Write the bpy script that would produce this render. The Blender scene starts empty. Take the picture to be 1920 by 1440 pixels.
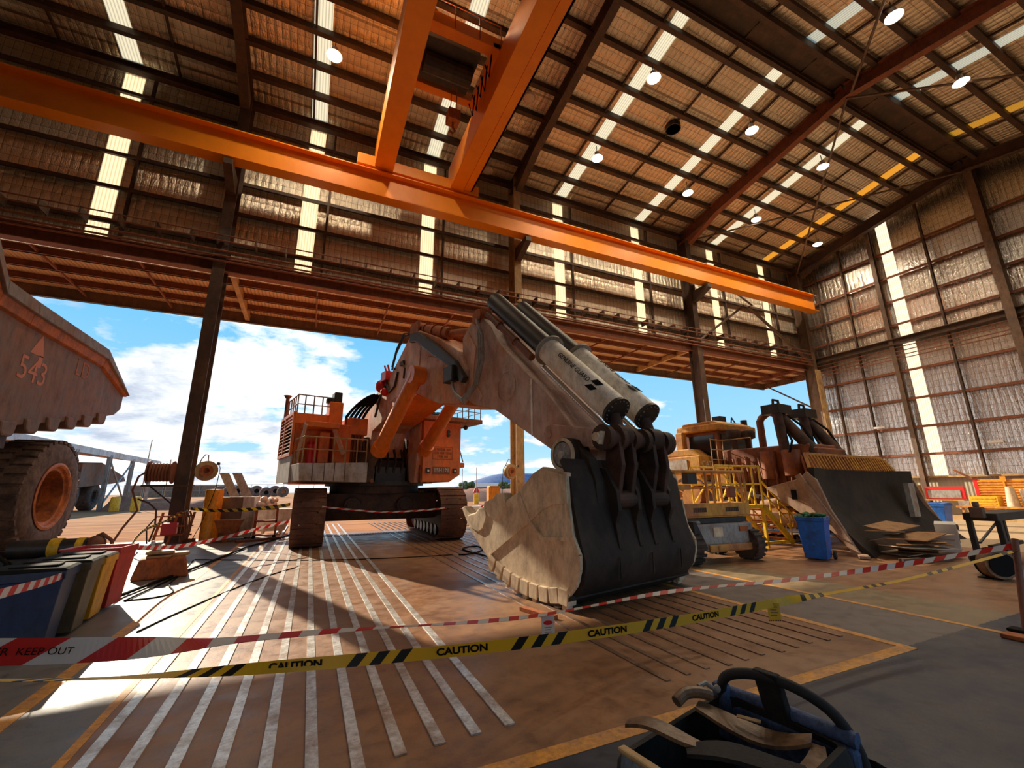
import bpy, bmesh, math, random
from mathutils import Vector, Matrix, noise

RNG = random.Random(11)
SC = bpy.context.scene
COL = SC.collection
V = Vector

# ---------------------------------------------------------------- mesh helpers
class MB:
    """collects boxes, bars, tubes and extrusions and links them as one mesh"""
    def __init__(s):
        s.v = []; s.f = []
    def add(s, vs, fs):
        n = len(s.v)
        s.v += [tuple(p) for p in vs]
        s.f += [tuple(i + n for i in f) for f in fs]
        return s
    def hexa(s, p):
        return s.add(p, [(0,1,2,3),(4,7,6,5),(0,4,5,1),(1,5,6,2),(2,6,7,3),(3,7,4,0)])
    def box(s, x0, x1, y0, y1, z0, z1):
        return s.hexa([(x0,y0,z0),(x1,y0,z0),(x1,y1,z0),(x0,y1,z0),(x0,y0,z1),(x1,y0,z1),(x1,y1,z1),(x0,y1,z1)])
    def frame(s, a, b, up=(0,0,1)):
        a = V(a); b = V(b); d = (b - a).normalized(); up = V(up)
        if abs(d.dot(up)) > .99: up = V((1,0,0)) if abs(d.x) < .9 else V((0,1,0))
        l = up.cross(d).normalized(); u = d.cross(l).normalized()
        return a, b, d, l, u
    def beam(s, a, b, w, h, up=(0,0,1), dx=0, dy=0):
        a, b, d, l, u = s.frame(a, b, up)
        o = l*dx + u*dy
        q = [l*(-w/2)+u*(-h/2), l*(w/2)+u*(-h/2), l*(w/2)+u*(h/2), l*(-w/2)+u*(h/2)]
        return s.hexa([a+o+c for c in q] + [b+o+c for c in q])
    def ibeam(s, a, b, w, h, t=.03, up=(0,0,1)):
        s.beam(a, b, w, t, up, 0, h/2-t/2); s.beam(a, b, w, t, up, 0, -h/2+t/2)
        return s.beam(a, b, t, h-2*t, up)
    def tube(s, pts, r, n=8, cap=True, rs=None):
        pts = [V(p) for p in pts]; m = len(pts); rings = []
        d0 = (pts[1]-pts[0]).normalized()
        l = d0.orthogonal().normalized()
        for i, p in enumerate(pts):
            d = (pts[min(i+1,m-1)] - pts[max(i-1,0)])
            d = d.normalized() if d.length > 1e-9 else d0
            l = (l - d*l.dot(d)).normalized(); u = d.cross(l)
            rr = rs[i] if rs else r
            rings.append([p + (l*math.cos(2*math.pi*k/n) + u*math.sin(2*math.pi*k/n))*rr for k in range(n)])
        vs = [p for g in rings for p in g]
        fs = [(i*n+k, i*n+(k+1)%n, (i+1)*n+(k+1)%n, (i+1)*n+k) for i in range(m-1) for k in range(n)]
        if cap: fs += [tuple(range(n))[::-1], tuple((m-1)*n+k for k in range(n))]
        return s.add(vs, fs)
    def cyl(s, a, b, r, n=20, r2=None):
        return s.tube([a, b], r, n, True, [r, r if r2 is None else r2])
    def lathe(s, prof, c, axis, n=28, cap=True):
        """prof: (radius, height along axis)"""
        c = V(c); d = V(axis).normalized(); l = d.orthogonal().normalized(); u = d.cross(l)
        m = len(prof); vs = []
        for r, h in prof:
            vs += [c + d*h + (l*math.cos(2*math.pi*k/n) + u*math.sin(2*math.pi*k/n))*max(r,1e-4) for k in range(n)]
        fs = [(i*n+k, i*n+(k+1)%n, (i+1)*n+(k+1)%n, (i+1)*n+k) for i in range(m-1) for k in range(n)]
        if cap: fs += [tuple(range(n))[::-1], tuple((m-1)*n+k for k in range(n))]
        return s.add(vs, fs)
    def prism(s, poly, fn, t0, t1):
        n = len(poly)
        vs = [fn(p, q, t0) for p, q in poly] + [fn(p, q, t1) for p, q in poly]
        fs = [tuple(range(n))[::-1], tuple(range(n, 2*n))] + [(i, (i+1)%n, n+(i+1)%n, n+i) for i in range(n)]
        return s.add(vs, fs)
    def strip(s, rows):
        """rows: list of equally long lists of points -> grid surface"""
        n = len(rows[0])
        return s.add([p for r in rows for p in r], [(i*n+k, i*n+k+1, (i+1)*n+k+1, (i+1)*n+k) for i in range(len(rows)-1) for k in range(n-1)])
    def shell(s, prof, fn, t0, t1, th, close=False):
        """profile polyline (p,q) swept from t0 to t1, with thickness th to the inner (left) side"""
        off = []
        m = len(prof)
        for i in range(m):
            a = V(prof[max(i-1,0)]); b = V(prof[min(i+1,m-1)]); d = (b-a).normalized()
            off.append((prof[i][0]-d.y*th, prof[i][1]+d.x*th))
        poly = list(prof) + off[::-1]
        n = len(poly)
        vs = [fn(p,q,t0) for p,q in poly] + [fn(p,q,t1) for p,q in poly]
        fs = [(i,(i+1)%n,n+(i+1)%n,n+i) for i in range(n)]
        for i in range(m-1):
            fs.append((i, n-1-i, n-2-i, i+1)); fs.append((n+i, n+i+1, 2*n-2-i, 2*n-1-i))
        return s.add(vs, fs)
    def ball(s, c, r, n=10, sc=(1,1,1)):
        vs = []; c = V(c)
        for i in range(n+1):
            a = math.pi*i/n
            for k in range(2*n):
                b = math.pi*k/n
                vs.append(c + V((math.sin(a)*math.cos(b)*sc[0], math.sin(a)*math.sin(b)*sc[1], math.cos(a)*sc[2]))*max(r,1e-5))
        m = 2*n
        return s.add(vs, [(i*m+k, i*m+(k+1)%m, (i+1)*m+(k+1)%m, (i+1)*m+k) for i in range(n) for k in range(m)])
    def build(s, name, mat, parent=None, smooth=False, bev=0, kind=None, loc=None):
        me = bpy.data.meshes.new(name)
        me.from_pydata(s.v, [], s.f)
        bm = bmesh.new(); bm.from_mesh(me)
        bmesh.ops.recalc_face_normals(bm, faces=bm.faces)
        bm.to_mesh(me); bm.free()
        if smooth:
            for p in me.polygons: p.use_smooth = True
            try: me.set_sharp_from_angle(angle=math.radians(35))
            except Exception: pass
        me.materials.append(MAT[mat] if isinstance(mat, str) else mat)
        o = bpy.data.objects.new(name, me); COL.objects.link(o)
        if parent: o.parent = parent
        if loc: o.location = loc
        if bev:
            b = o.modifiers.new('bevel', 'BEVEL'); b.width = bev; b.segments = 2; b.limit_method = 'ANGLE'; b.angle_limit = math.radians(40)
        if kind: o['kind'] = kind
        return o

def tag(o, label, cat, group=None):
    o['label'] = label; o['category'] = cat
    if group: o['group'] = group
    return o
def thing(name, label, cat, loc=(0,0,0), rz=0, group=None):
    o = bpy.data.objects.new(name, None); COL.objects.link(o)
    o.location = loc; o.rotation_euler = (0,0,rz); o.empty_display_size = .2
    return tag(o, label, cat, group)
def copy_tree(o, parent=None):
    c = o.copy(); COL.objects.link(c)
    if parent: c.parent = parent
    for ch in list(o.children): copy_tree(ch, c)
    return c
def text(name, body, mat, size, M, parent=None, ext=.004, align='CENTER', bold=0):
    cu = bpy.data.curves.new(name, 'FONT'); cu.body = body; cu.size = size; cu.extrude = ext
    cu.offset = bold; cu.align_x = align; cu.align_y = 'CENTER'
    tmp = bpy.data.objects.new(name+'_curve', cu); COL.objects.link(tmp)
    bpy.context.view_layer.update()
    me = bpy.data.meshes.new_from_object(tmp.evaluated_get(bpy.context.evaluated_depsgraph_get()))
    bpy.data.objects.remove(tmp); bpy.data.curves.remove(cu)
    me.name = name; me.materials.clear(); me.materials.append(MAT[mat])
    o = bpy.data.objects.new(name, me); COL.objects.link(o)
    if parent: o.parent = parent
    o.matrix_local = M
    return o
def basis(x, y, o):
    """matrix whose local x and y follow the given directions"""
    x = V(x).normalized(); y = V(y); y = (y - x*y.dot(x)).normalized(); z = x.cross(y)
    return Matrix(((x.x,y.x,z.x,o[0]),(x.y,y.y,z.y,o[1]),(x.z,y.z,z.z,o[2]),(0,0,0,1)))

# ---------------------------------------------------------------- materials
MAT = {}
class NT:
    def __init__(s, name):
        s.m = bpy.data.materials.new(name); s.m.use_nodes = True
        s.t = s.m.node_tree; s.n = s.t.nodes; s.l = s.t.links
        s.b = s.n['Principled BSDF']; MAT[name] = s.m
        s.tc = s.n.new('ShaderNodeTexCoord')
    def link(s, a, b): s.l.new(a, b)
    def noise(s, scale, detail=4, rough=.6, co=None, stretch=None):
        t = s.n.new('ShaderNodeTexNoise'); t.inputs['Scale'].default_value = scale; t.inputs['Detail'].default_value = detail; t.inputs['Roughness'].default_value = rough
        co = co or s.tc.outputs['Object']
        if stretch: co = s.map(stretch, co)
        s.link(co, t.inputs['Vector']); return t.outputs['Fac']
    def map(s, scale, co=None, rot=(0,0,0)):
        m = s.n.new('ShaderNodeMapping'); m.inputs['Scale'].default_value = scale; m.inputs['Rotation'].default_value = rot
        s.link(co or s.tc.outputs['Object'], m.inputs['Vector']); return m.outputs['Vector']
    def wave(s, scale, axis='X', dist=0, co=None, prof='SIN'):
        t = s.n.new('ShaderNodeTexWave'); t.bands_direction = axis; t.wave_profile = prof
        t.inputs['Scale'].default_value = scale; t.inputs['Distortion'].default_value = dist; t.inputs['Detail Scale'].default_value = 1.5
        s.link(co or s.tc.outputs['Object'], t.inputs['Vector']); return t.outputs['Fac']
    def ramp(s, fac, stops):
        r = s.n.new('ShaderNodeValToRGB'); e = r.color_ramp.elements
        while len(e) < len(stops): e.new(.5)
        for i, (p, c) in enumerate(stops):
            e[i].position = p; e[i].color = (*c, 1) if len(c) == 3 else c
        s.link(fac, r.inputs['Fac']); return r.outputs['Color']
    def mix(s, fac, a, b, mode='MIX'):
        m = s.n.new('ShaderNodeMix'); m.data_type = 'RGBA'; m.blend_type = mode
        if isinstance(fac, (int,float)): m.inputs['Factor'].default_value = fac
        else: s.link(fac, m.inputs['Factor'])
        for k, c in (('A',a),('B',b)):
            sock = [i for i in m.inputs if i.name == k and i.type == 'RGBA'][0]
            if isinstance(c, tuple): sock.default_value = (*c, 1)
            else: s.link(c, sock)
        return [o for o in m.outputs if o.type == 'RGBA'][0]
    def math(s, op, a, b=0, c=None):
        m = s.n.new('ShaderNodeMath'); m.operation = op
        for i, x in enumerate((a, b, c)):
            if x is None: continue
            if isinstance(x, (int,float)): m.inputs[i].default_value = x
            else: s.link(x, m.inputs[i])
        return m.outputs[0]
    def sep(s, co=None):
        m = s.n.new('ShaderNodeSeparateXYZ'); s.link(co or s.tc.outputs['Object'], m.inputs[0]); return m.outputs
    def bump(s, h, strength=.4, dist=.02):
        b = s.n.new('ShaderNodeBump'); b.inputs['Strength'].default_value = strength; b.inputs['Distance'].default_value = dist
        s.link(h, b.inputs['Height']); s.link(b.outputs[0], s.b.inputs['Normal']); return b
    def set(s, rough=None, metal=None, col=None, **k):
        for n, v in (('Roughness',rough),('Metallic',metal),('Base Color',col)):
            if v is None: continue
            if isinstance(v, (int,float)): s.b.inputs[n].default_value = v
            elif isinstance(v, tuple): s.b.inputs[n].default_value = (*v,1)
            else: s.link(v, s.b.inputs[n])
        for n, v in k.items(): s.b.inputs[n.replace('_',' ')].default_value = v
        return s

def paint(name, c, dirt=None, amt=.5, scale=1.5, rough=.5, metal=0, bump=.15, fine=18, scuff=1.0):
    """a painted or bare surface with irregular dirt"""
    t = NT(name)
    if dirt is None:
        t.set(rough, metal, c)
    else:
        n = t.noise(scale, 10, .7)
        m = t.ramp(n, [(max(0,.66-amt*.5),(0,0,0)),(min(1,.74-amt*.25),(1,1,1))])
        col = t.mix(m, c, dirt)
        k = t.noise(1, 9, .75, None, (scale*5, scale*5, scale*2.2))        # scuffs and streaks
        g = t.ramp(k, [(.30,(.52,.50,.48)),(.50,(.95,.95,.95)),(.72,(1.28,1.26,1.22))])
        t.set(rough, metal, t.mix(scuff, col, g, 'MULTIPLY'))
    if bump: t.bump(t.noise(fine, 5, .6), bump, .01)
    return t

DUST = (.42,.20,.09)
paint('crane_orange', (.95,.30,.006), (.84,.235,.006), .35, .25, .5, scuff=.15)
paint('machine_orange', (.84,.18,.02), (.56,.15,.045), .4, .9, .5, scuff=.6)
paint('machine_bright', (.92,.22,.02), (.72,.19,.045), .3, 1.2, .42, scuff=.5)
paint('faded_orange', (.74,.50,.39), (.70,.26,.10), .5, .8, .65, 0, .3)
paint('dusty_arm', (.66,.50,.46), (.58,.32,.22), .55, .7, .7, 0, .3)
paint('machine_dark', (.035,.02,.015), (.11,.05,.03), .5, 1.2, .7)
paint('black_metal', (.018,.016,.016), (.05,.035,.025), .4, 2, .5)
paint('rubber', (.022,.02,.02), (.09,.055,.04), .5, 1.5, .85, 0, .4)
paint('shoe_dust', (.20,.085,.045), (.10,.045,.03), .5, 2, .85, 0, .5)
paint('tyre_dust', (.20,.125,.09), (.08,.05,.04), .5, 2.2, .9, 0, .5)
paint('rim_orange', (.66,.19,.04), (.26,.08,.03), .5, 1.6, .6)
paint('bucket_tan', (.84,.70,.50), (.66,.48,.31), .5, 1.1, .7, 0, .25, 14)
paint('bucket_dark', (.024,.015,.010), (.055,.036,.025), .45, 1.0, .75, 0, .4)
paint('guard_white', (.97,.95,.86), (.82,.70,.52), .4, 1.4, .55)
paint('chrome', (.75,.75,.76), None, rough=.12, metal=1, bump=0)
paint('grey_steel', (.36,.35,.34), (.25,.19,.14), .4, 2, .5)
paint('light_grey', (.58,.55,.51), (.40,.28,.18), .4, 1.2, .6)
paint('struct', (.075,.045,.032), (.14,.075,.045), .4, .8, .65)
paint('struct_red', (.26,.085,.04), (.20,.075,.04), .4, 1, .65)
paint('struct_grey', (.14,.095,.07), (.22,.13,.08), .5, .7, .6)
paint('tan_paint', (.55,.36,.16), (.40,.22,.10), .4, 1, .6)
paint('truck_tray', (.20,.14,.11), (.27,.115,.055), .55, .7, .75, 0, .4)
paint('truck_rail', (.26,.21,.18), (.27,.14,.08), .4, 1, .7, 0, .3)
paint('paint_text', (.62,.20,.09), None, rough=.7)
paint('yellow', (.86,.50,.02), (.62,.30,.03), .35, 2, .5)
paint('yellow_rail', (.88,.58,.03), (.60,.30,.03), .3, 3, .45)
paint('dozer_yellow', (.72,.36,.05), (.45,.17,.06), .5, 1.1, .55)
paint('dozer_brown', (.36,.12,.045), (.18,.06,.03), .5, 1.2, .65)
paint('dozer_tan', (.50,.33,.22), (.36,.2,.12), .45, 1, .7)
paint('blade_dark', (.018,.013,.009), (.036,.024,.017), .5, .9, .8, 0, .4)
paint('orange_plastic', (.90,.36,.02), (.70,.22,.02), .35, 2.2, .5)
paint('rust_orange', (.55,.15,.03), (.32,.10,.035), .5, 2.5, .75, 0, .4)
paint('blue_bin', (.012,.15,.62), (.02,.06,.18), .35, 2, .42, 0, .1)
paint('navy_bin', (.014,.030,.085), (.03,.04,.06), .4, 2, .45, 0, .1)
paint('olive_bin', (.15,.11,.055), (.10,.07,.04), .4, 2, .5, 0, .1)
paint('yellow_bin', (.78,.36,.01), (.62,.25,.01), .35, 2, .45, 0, .1)
paint('red_bin', (.55,.03,.02), (.36,.03,.02), .35, 2, .45, 0, .1)
paint('red', (.70,.02,.015), None, rough=.45, bump=0)
paint('white', (.80,.78,.74), None, rough=.5, bump=0)
paint('black', (.01,.01,.01), None, rough=.8, bump=0)
MAT['black'].node_tree.nodes['Principled BSDF'].inputs['Specular IOR Level'].default_value = .12
paint('black_cloth', (.012,.011,.011), (.03,.026,.022), .4, 6, .85, 0, .5, 60)
paint('brown_leather', (.26,.14,.065), (.12,.065,.03), .45, 5, .42, 0, .4, 30)
paint('blue_cloth', (.10,.15,.30), (.04,.06,.12), .45, 8, .8, 0, .5, 60)
paint('grey_leather', (.28,.36,.42), (.12,.15,.18), .45, 6, .38, 0, .4, 14)
paint('foam_black', (.02,.02,.022), None, rough=.75, bump=.3, fine=80)
paint('cardboard', (.42,.22,.09), (.26,.13,.06), .4, 3, .85)
paint('green_cloth', (.03,.16,.05), (.01,.06,.03), .5, 12, .85, 0, .6)
paint('blue_mountain', (.10,.17,.33), (.14,.19,.32), .5, .01, 1)
paint('shed_roof', (.62,.60,.58), (.45,.30,.2), .3, .3, .5)
paint('shed_post', (.42,.42,.40), (.35,.28,.2), .4, 1, .5)
paint('foliage', (.10,.14,.04), (.05,.08,.03), .5, 4, .9)
paint('glass_dark', (.02,.025,.03), None, rough=.08, bump=0)
paint('grate', (.10,.09,.085), (.22,.14,.1), .4, 4, .6, .5)
paint('floor_rail', (.80,.80,.78), (.46,.36,.28), .45, 3.5, .35, .4, .1)
paint('floor_rail_shaded', (.34,.22,.15), (.22,.12,.07), .5, 3.5, .35, .3, .1)  # darker copy of the rail steel, shade painted into its colour
paint('line_paint', (.80,.34,.03), (.50,.24,.09), .5, 3.0, .6)
paint('ram_brown', (.12,.075,.055), (.20,.11,.07), .4, 2, .6)  # dark brown of the boom cylinder rods
paint('berm', (.40,.16,.08), (.30,.12,.07), .5, .8, .95, 0, .6, 5)
paint('corner_light', (.75,.72,.68), None, rough=.4, bump=0)

t = NT('foil')        # quilted reflective insulation behind a wire mesh, warm tint painted in for reflected red ground
o = t.tc.outputs['Generated']
g = t.tc.outputs['Object']
n1 = t.noise(.35, 3, .6, g)
w1 = t.noise(1, 4, .7, g, (7.0, 2.2, 2.2))
col = t.ramp(n1, [(.35,(.86,.72,.54)),(.65,(.96,.86,.70))])
sp = t.sep(g)
def wires(axis, period, width):
    f = t.math('FRACT', t.math('MULTIPLY', sp[axis], 1/period))
    return t.math('LESS_THAN', f, width/period)
wm = t.math('MAXIMUM', wires(0,.30,.018), t.math('MAXIMUM', wires(1,.42,.02), wires(2,.42,.02)))
col = t.mix(t.math('MULTIPLY', wm, .6), col, (.14,.08,.045))
t.set(.30, .70, col)
def puff(a, p): return t.math('ABSOLUTE', t.math('SINE', t.math('MULTIPLY', sp[a], math.pi/p)))
hw = t.math('ADD', t.math('MULTIPLY', w1, 1.3), t.math('ADD', t.math('MULTIPLY', puff(0,.30), .35), t.math('MULTIPLY', t.math('ADD', puff(1,.42), puff(2,.42)), .22)))
t.bump(hw, .85, .09)

t = NT('foil_end')    # the same insulation on the end wall (runs along Y)
g = t.tc.outputs['Object']; sp = t.sep(g)
n1 = t.noise(.35, 3, .6, g)
col = t.ramp(n1, [(.35,(.84,.76,.66)),(.65,(.95,.91,.85))])
wm = t.math('MAXIMUM', wires(1,.30,.018), wires(2,.42,.02))
col = t.mix(t.math('MULTIPLY', wm, .6), col, (.12,.065,.035))
t.set(.16, .92, col)
t.bump(t.math('ADD', t.math('MULTIPLY', t.noise(1, 4, .7, g, (2,6,1.1)), 1.3), t.math('MULTIPLY', puff(1,.30), .3)), .8, .055)

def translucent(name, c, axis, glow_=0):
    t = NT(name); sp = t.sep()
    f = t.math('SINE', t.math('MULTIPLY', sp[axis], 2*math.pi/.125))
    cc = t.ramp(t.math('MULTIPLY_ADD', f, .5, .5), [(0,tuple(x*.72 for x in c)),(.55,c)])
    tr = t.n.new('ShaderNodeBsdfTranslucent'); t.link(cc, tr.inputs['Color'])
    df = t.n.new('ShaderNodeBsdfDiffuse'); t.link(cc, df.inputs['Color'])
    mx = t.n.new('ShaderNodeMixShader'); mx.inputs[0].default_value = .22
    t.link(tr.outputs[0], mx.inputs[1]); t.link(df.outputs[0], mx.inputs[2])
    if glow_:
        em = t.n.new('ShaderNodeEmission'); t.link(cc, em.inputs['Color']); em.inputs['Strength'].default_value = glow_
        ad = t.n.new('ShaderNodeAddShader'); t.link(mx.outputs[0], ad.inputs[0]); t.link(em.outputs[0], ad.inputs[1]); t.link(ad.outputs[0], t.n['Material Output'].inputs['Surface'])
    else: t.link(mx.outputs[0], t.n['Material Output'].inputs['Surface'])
translucent('skylight', (1,.93,.76), 0)
translucent('skylight_end_glow', (1,.86,.66), 1, .35)  # emission added so the end strip looks bright with daylight
translucent('skylight_amber', (.98,.62,.18), 0)

t = NT('canopy_sheet')
sp = t.sep(); f = t.math('SINE', t.math('MULTIPLY', sp[0], 2*math.pi/.17))
t.set(.6, 0, t.mix(t.noise(.8,4), (.86,.60,.38), (.70,.46,.27)))
t.bump(f, .8, .03)

t = NT('wall_sheet')
sp = t.sep(); f = t.math('SINE', t.math('MULTIPLY', sp[1], 2*math.pi/.2))
t.set(.55, 0, t.mix(t.noise(.8,4), (.52,.47,.34), (.40,.33,.22)))
t.bump(f, .5, .02)

t = NT('concrete_floor')
sp = t.sep()
big = t.noise(.45, 8, .68); mid = t.noise(1.9, 8, .7); fin = t.noise(14, 6, .7)
scr = t.noise(1, 6, .7, None, (9, .7, 1))
dust = t.mix(t.ramp(mid, [(.32,(0,0,0)),(.68,(1,1,1))]), (.38,.17,.065), (.18,.078,.036))
dust = t.mix(t.ramp(big, [(.40,(0,0,0)),(.62,(1,1,1))]), dust, (.33,.18,.095))
dust = t.mix(t.ramp(scr, [(.52,(0,0,0)),(.75,(.55,.55,.55))]), dust, (.24,.15,.10))
grey = t.mix(t.ramp(big, [(.42,(0,0,0)),(.66,(1,1,1))]), (.16,.165,.175), (.22,.18,.14))
grey = t.mix(t.ramp(mid, [(.5,(0,0,0)),(.8,(.7,.7,.7))]), grey, (.32,.18,.09))
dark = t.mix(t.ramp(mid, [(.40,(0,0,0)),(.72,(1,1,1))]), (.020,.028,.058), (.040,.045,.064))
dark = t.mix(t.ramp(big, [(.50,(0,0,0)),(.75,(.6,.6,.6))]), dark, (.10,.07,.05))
# painted zones: red-dusty pad between the yellow lines, grey walkways beside it, blue-grey floor in front
wob = t.math('MULTIPLY', t.math('SUBTRACT', fin, .5), .12)
px_ = t.math('ADD', sp[0], wob); py_ = t.math('ADD', sp[1], wob)
inpad = t.math('MULTIPLY', t.math('GREATER_THAN', px_, -1.36), t.math('LESS_THAN', px_, 6.42))
walk = t.math('MULTIPLY', t.math('GREATER_THAN', px_, -6.0), t.math('LESS_THAN', px_, -1.36))
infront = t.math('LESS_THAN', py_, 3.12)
c = t.mix(walk, dust, grey)
c = t.mix(t.math('MULTIPLY', t.math('GREATER_THAN', px_, 6.42), t.math('LESS_THAN', px_, 8.1)), c, t.mix(mid, (.13,.115,.115), (.20,.155,.13)))
c = t.mix(t.math('MULTIPLY', t.math('GREATER_THAN', px_, 8.1), t.math('LESS_THAN', px_, 9.35)), c, t.mix(mid, (.22,.16,.085), (.30,.21,.115)))
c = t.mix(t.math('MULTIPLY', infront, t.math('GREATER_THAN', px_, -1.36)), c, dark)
c = t.mix(t.math('GREATER_THAN', px_, 18), c, (.50,.36,.22))
c = t.mix(.8, c, t.ramp(t.noise(5,10,.75), [(.33,(.55,.52,.50)),(.5,(1,1,1)),(.7,(1.22,1.22,1.22))]), 'MULTIPLY')
rg = t.ramp(t.noise(2.5,6,.7), [(.35,(.34,.34,.34)),(.7,(.62,.62,.62))])
t.set(None, 0, c); t.link(rg, t.b.inputs['Roughness'])
t.b.inputs['Specular IOR Level'].default_value = .3
t.bump(t.math('ADD', mid, t.math('MULTIPLY', fin, .4)), .25, .02)

t = NT('red_dirt')
a = t.noise(.06, 8, .65); b = t.noise(.5, 8, .7); tr = t.noise(1, 5, .6, None, (.05,.9,1))
c = t.mix(t.ramp(b, [(.35,(0,0,0)),(.68,(1,1,1))]), (.56,.27,.115), (.40,.17,.075))
c = t.mix(t.ramp(tr, [(.48,(0,0,0)),(.62,(.75,.75,.75))]), c, (.30,.125,.06))
c = t.mix(t.ramp(a, [(.45,(0,0,0)),(.7,(.6,.6,.6))]), c, (.62,.34,.17))
t.set(.95, 0, c); t.b.inputs['Specular IOR Level'].default_value = .05; t.bump(t.math('ADD', b, tr), .5, .15)

def glow(t, c):
    t.set(.42, 0, c)
    tr = t.n.new('ShaderNodeBsdfTranslucent'); t.link(c, tr.inputs['Color'])
    mx = t.n.new('ShaderNodeMixShader'); mx.inputs[0].default_value = .45
    t.link(t.b.outputs[0], mx.inputs[1]); t.link(tr.outputs[0], mx.inputs[2]); t.link(mx.outputs[0], t.n['Material Output'].inputs['Surface'])
def tape(name, base, stripe, period, slope, frac=.5):
    """barrier tape with slanted stripes, running along the strip's own UV"""
    t = NT(name)
    uv = t.n.new('ShaderNodeUVMap'); sp = t.sep(uv.outputs[0])
    f = t.math('FRACT', t.math('MULTIPLY', t.math('ADD', sp[0], t.math('MULTIPLY', sp[1], slope)), 1/period))
    m = t.math('LESS_THAN', f, frac)
    glow(t, t.mix(m, base, stripe)); return t
t = NT('card_white'); glow(t, t.mix(t.noise(8), (.90,.88,.84), (.80,.76,.70)))
t = NT('card_yellow'); glow(t, t.mix(t.noise(8), (.86,.62,.05), (.70,.48,.04)))
tape('tape_red', (.78,.74,.70), (.70,.03,.02), .26, -.09)
tape('tape_red_small', (.78,.72,.70), (.70,.06,.05), .40, -.15)
tape('tape_yellow', (.80,.60,.03), (.015,.015,.012), .5, .2)
t = NT('tape_caution')  # a group of three black slashes, then a plain stretch for the word
uv = t.n.new('ShaderNodeUVMap'); sp = t.sep(uv.outputs[0])
x = t.math('ADD', sp[0], t.math('MULTIPLY', sp[1], -.07))
ph = t.math('MULTIPLY', t.math('FRACT', t.math('MULTIPLY', x, 1/1.15)), 1.15)
m = t.math('MULTIPLY', t.math('LESS_THAN', t.math('FRACT', t.math('MULTIPLY', ph, 1/.155)), .5), t.math('LESS_THAN', ph, .465))
glow(t, t.mix(m, (.86,.60,.03), (.015,.015,.012)))

t = NT('lamp_glow'); t.set(.4, 0, (1,1,1)); t.b.inputs['Emission Color'].default_value = (1,.93,.78,1); t.b.inputs['Emission Strength'].default_value = 9
t = NT('lamp_off'); t.set(.35, 0, (.55,.45,.36))
t = NT('vent_open'); t.set(.4,0,(.05,.05,.05))

# ---------------------------------------------------------------- camera
F, CR, CU, CD = (799.57, [0.908745, -0.417251, -0.009199], [-0.092329, -0.222484, 0.970555], [0.407011, 0.881137, 0.240706])
cam = bpy.data.cameras.new('camera'); co = bpy.data.objects.new('camera', cam); COL.objects.link(co)
cam.sensor_width = 36; cam.sensor_fit = 'HORIZONTAL'; cam.lens = F/1920*36; cam.clip_end = 6000; cam.clip_start = .05
co.matrix_world = Matrix(((CR[0],CU[0],-CD[0],0),(CR[1],CU[1],-CD[1],0),(CR[2],CU[2],-CD[2],1.8),(0,0,0,1)))
SC.camera = co

# ---------------------------------------------------------------- light
SUN = V((-.37,1,.518)).normalized()
sl = bpy.data.lights.new('sun', 'SUN'); sl.energy = 3.7; sl.angle = .009; sl.color = (1,.86,.66)
so = bpy.data.objects.new('sun', sl); COL.objects.link(so); so.rotation_euler = SUN.to_track_quat('Z','Y').to_euler(); so.location = (-30,60,40)

w = bpy.data.worlds.new('sky'); SC.world = w; w.use_nodes = True
nt = w.node_tree; N = nt.nodes; L = nt.links
for n in list(N): N.remove(n)
def wn(t, **k):
    n = N.new(t)
    for a, b in k.items(): setattr(n, a, b)
    return n
def wm(op, a, b=0):
    m = wn('ShaderNodeMath', operation=op)
    for i, x in enumerate((a,b)):
        if isinstance(x,(int,float)): m.inputs[i].default_value = x
        else: L.new(x, m.inputs[i])
    return m.outputs[0]
def wr(f, stops):
    r = wn('ShaderNodeValToRGB'); e = r.color_ramp.elements
    while len(e) < len(stops): e.new(.5)
    for i,(p,c) in enumerate(stops): e[i].position = p; e[i].color = (*c,1)
    L.new(f, r.inputs[0]); return r.outputs[0]
def wx(f, a, b):
    m = wn('ShaderNodeMix', data_type='RGBA')
    if isinstance(f,(int,float)): m.inputs[0].default_value = f
    else: L.new(f, m.inputs[0])
    for k, c in (('A',a),('B',b)):
        s_ = [i for i in m.inputs if i.name == k and i.type == 'RGBA'][0]
        if isinstance(c, tuple): s_.default_value = (*c,1)
        else: L.new(c, s_)
    return [o for o in m.outputs if o.type == 'RGBA'][0]
tc = wn('ShaderNodeTexCoord'); sx = wn('ShaderNodeSeparateXYZ'); L.new(tc.outputs['Generated'], sx.inputs[0])
zz = wm('MAXIMUM', sx.outputs[2], 0)
den = wm('ADD', zz, .22)
cx = wn('ShaderNodeCombineXYZ')
L.new(wm('DIVIDE', sx.outputs[0], den), cx.inputs[0]); L.new(wm('DIVIDE', sx.outputs[1], den), cx.inputs[1]); L.new(wm('MULTIPLY', zz, .6), cx.inputs[2])
def cn(scale, detail, off, rough=.58):
    mp = wn('ShaderNodeMapping'); mp.inputs['Location'].default_value = off; L.new(cx.outputs[0], mp.inputs[0])
    t = wn('ShaderNodeTexNoise'); t.inputs['Scale'].default_value = scale; t.inputs['Detail'].default_value = detail; t.inputs['Roughness'].default_value = rough
    t.inputs['Distortion'].default_value = .15
    L.new(mp.outputs[0], t.inputs['Vector']); return t.outputs['Fac']
n1 = cn(1.9, 9, (3.1,1.7,.4)); n2 = cn(5.5, 8, (1.1,4.7,.9))
side = wm('MULTIPLY', sx.outputs[0], -.21)             # more cloud on the western side
low = wm('MULTIPLY', wm('SUBTRACT', .30, zz), .38)
dens = wm('ADD', wm('ADD', wm('ADD', wm('MULTIPLY', n1, .8), wm('MULTIPLY', n2, .28)), side), low)
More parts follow.
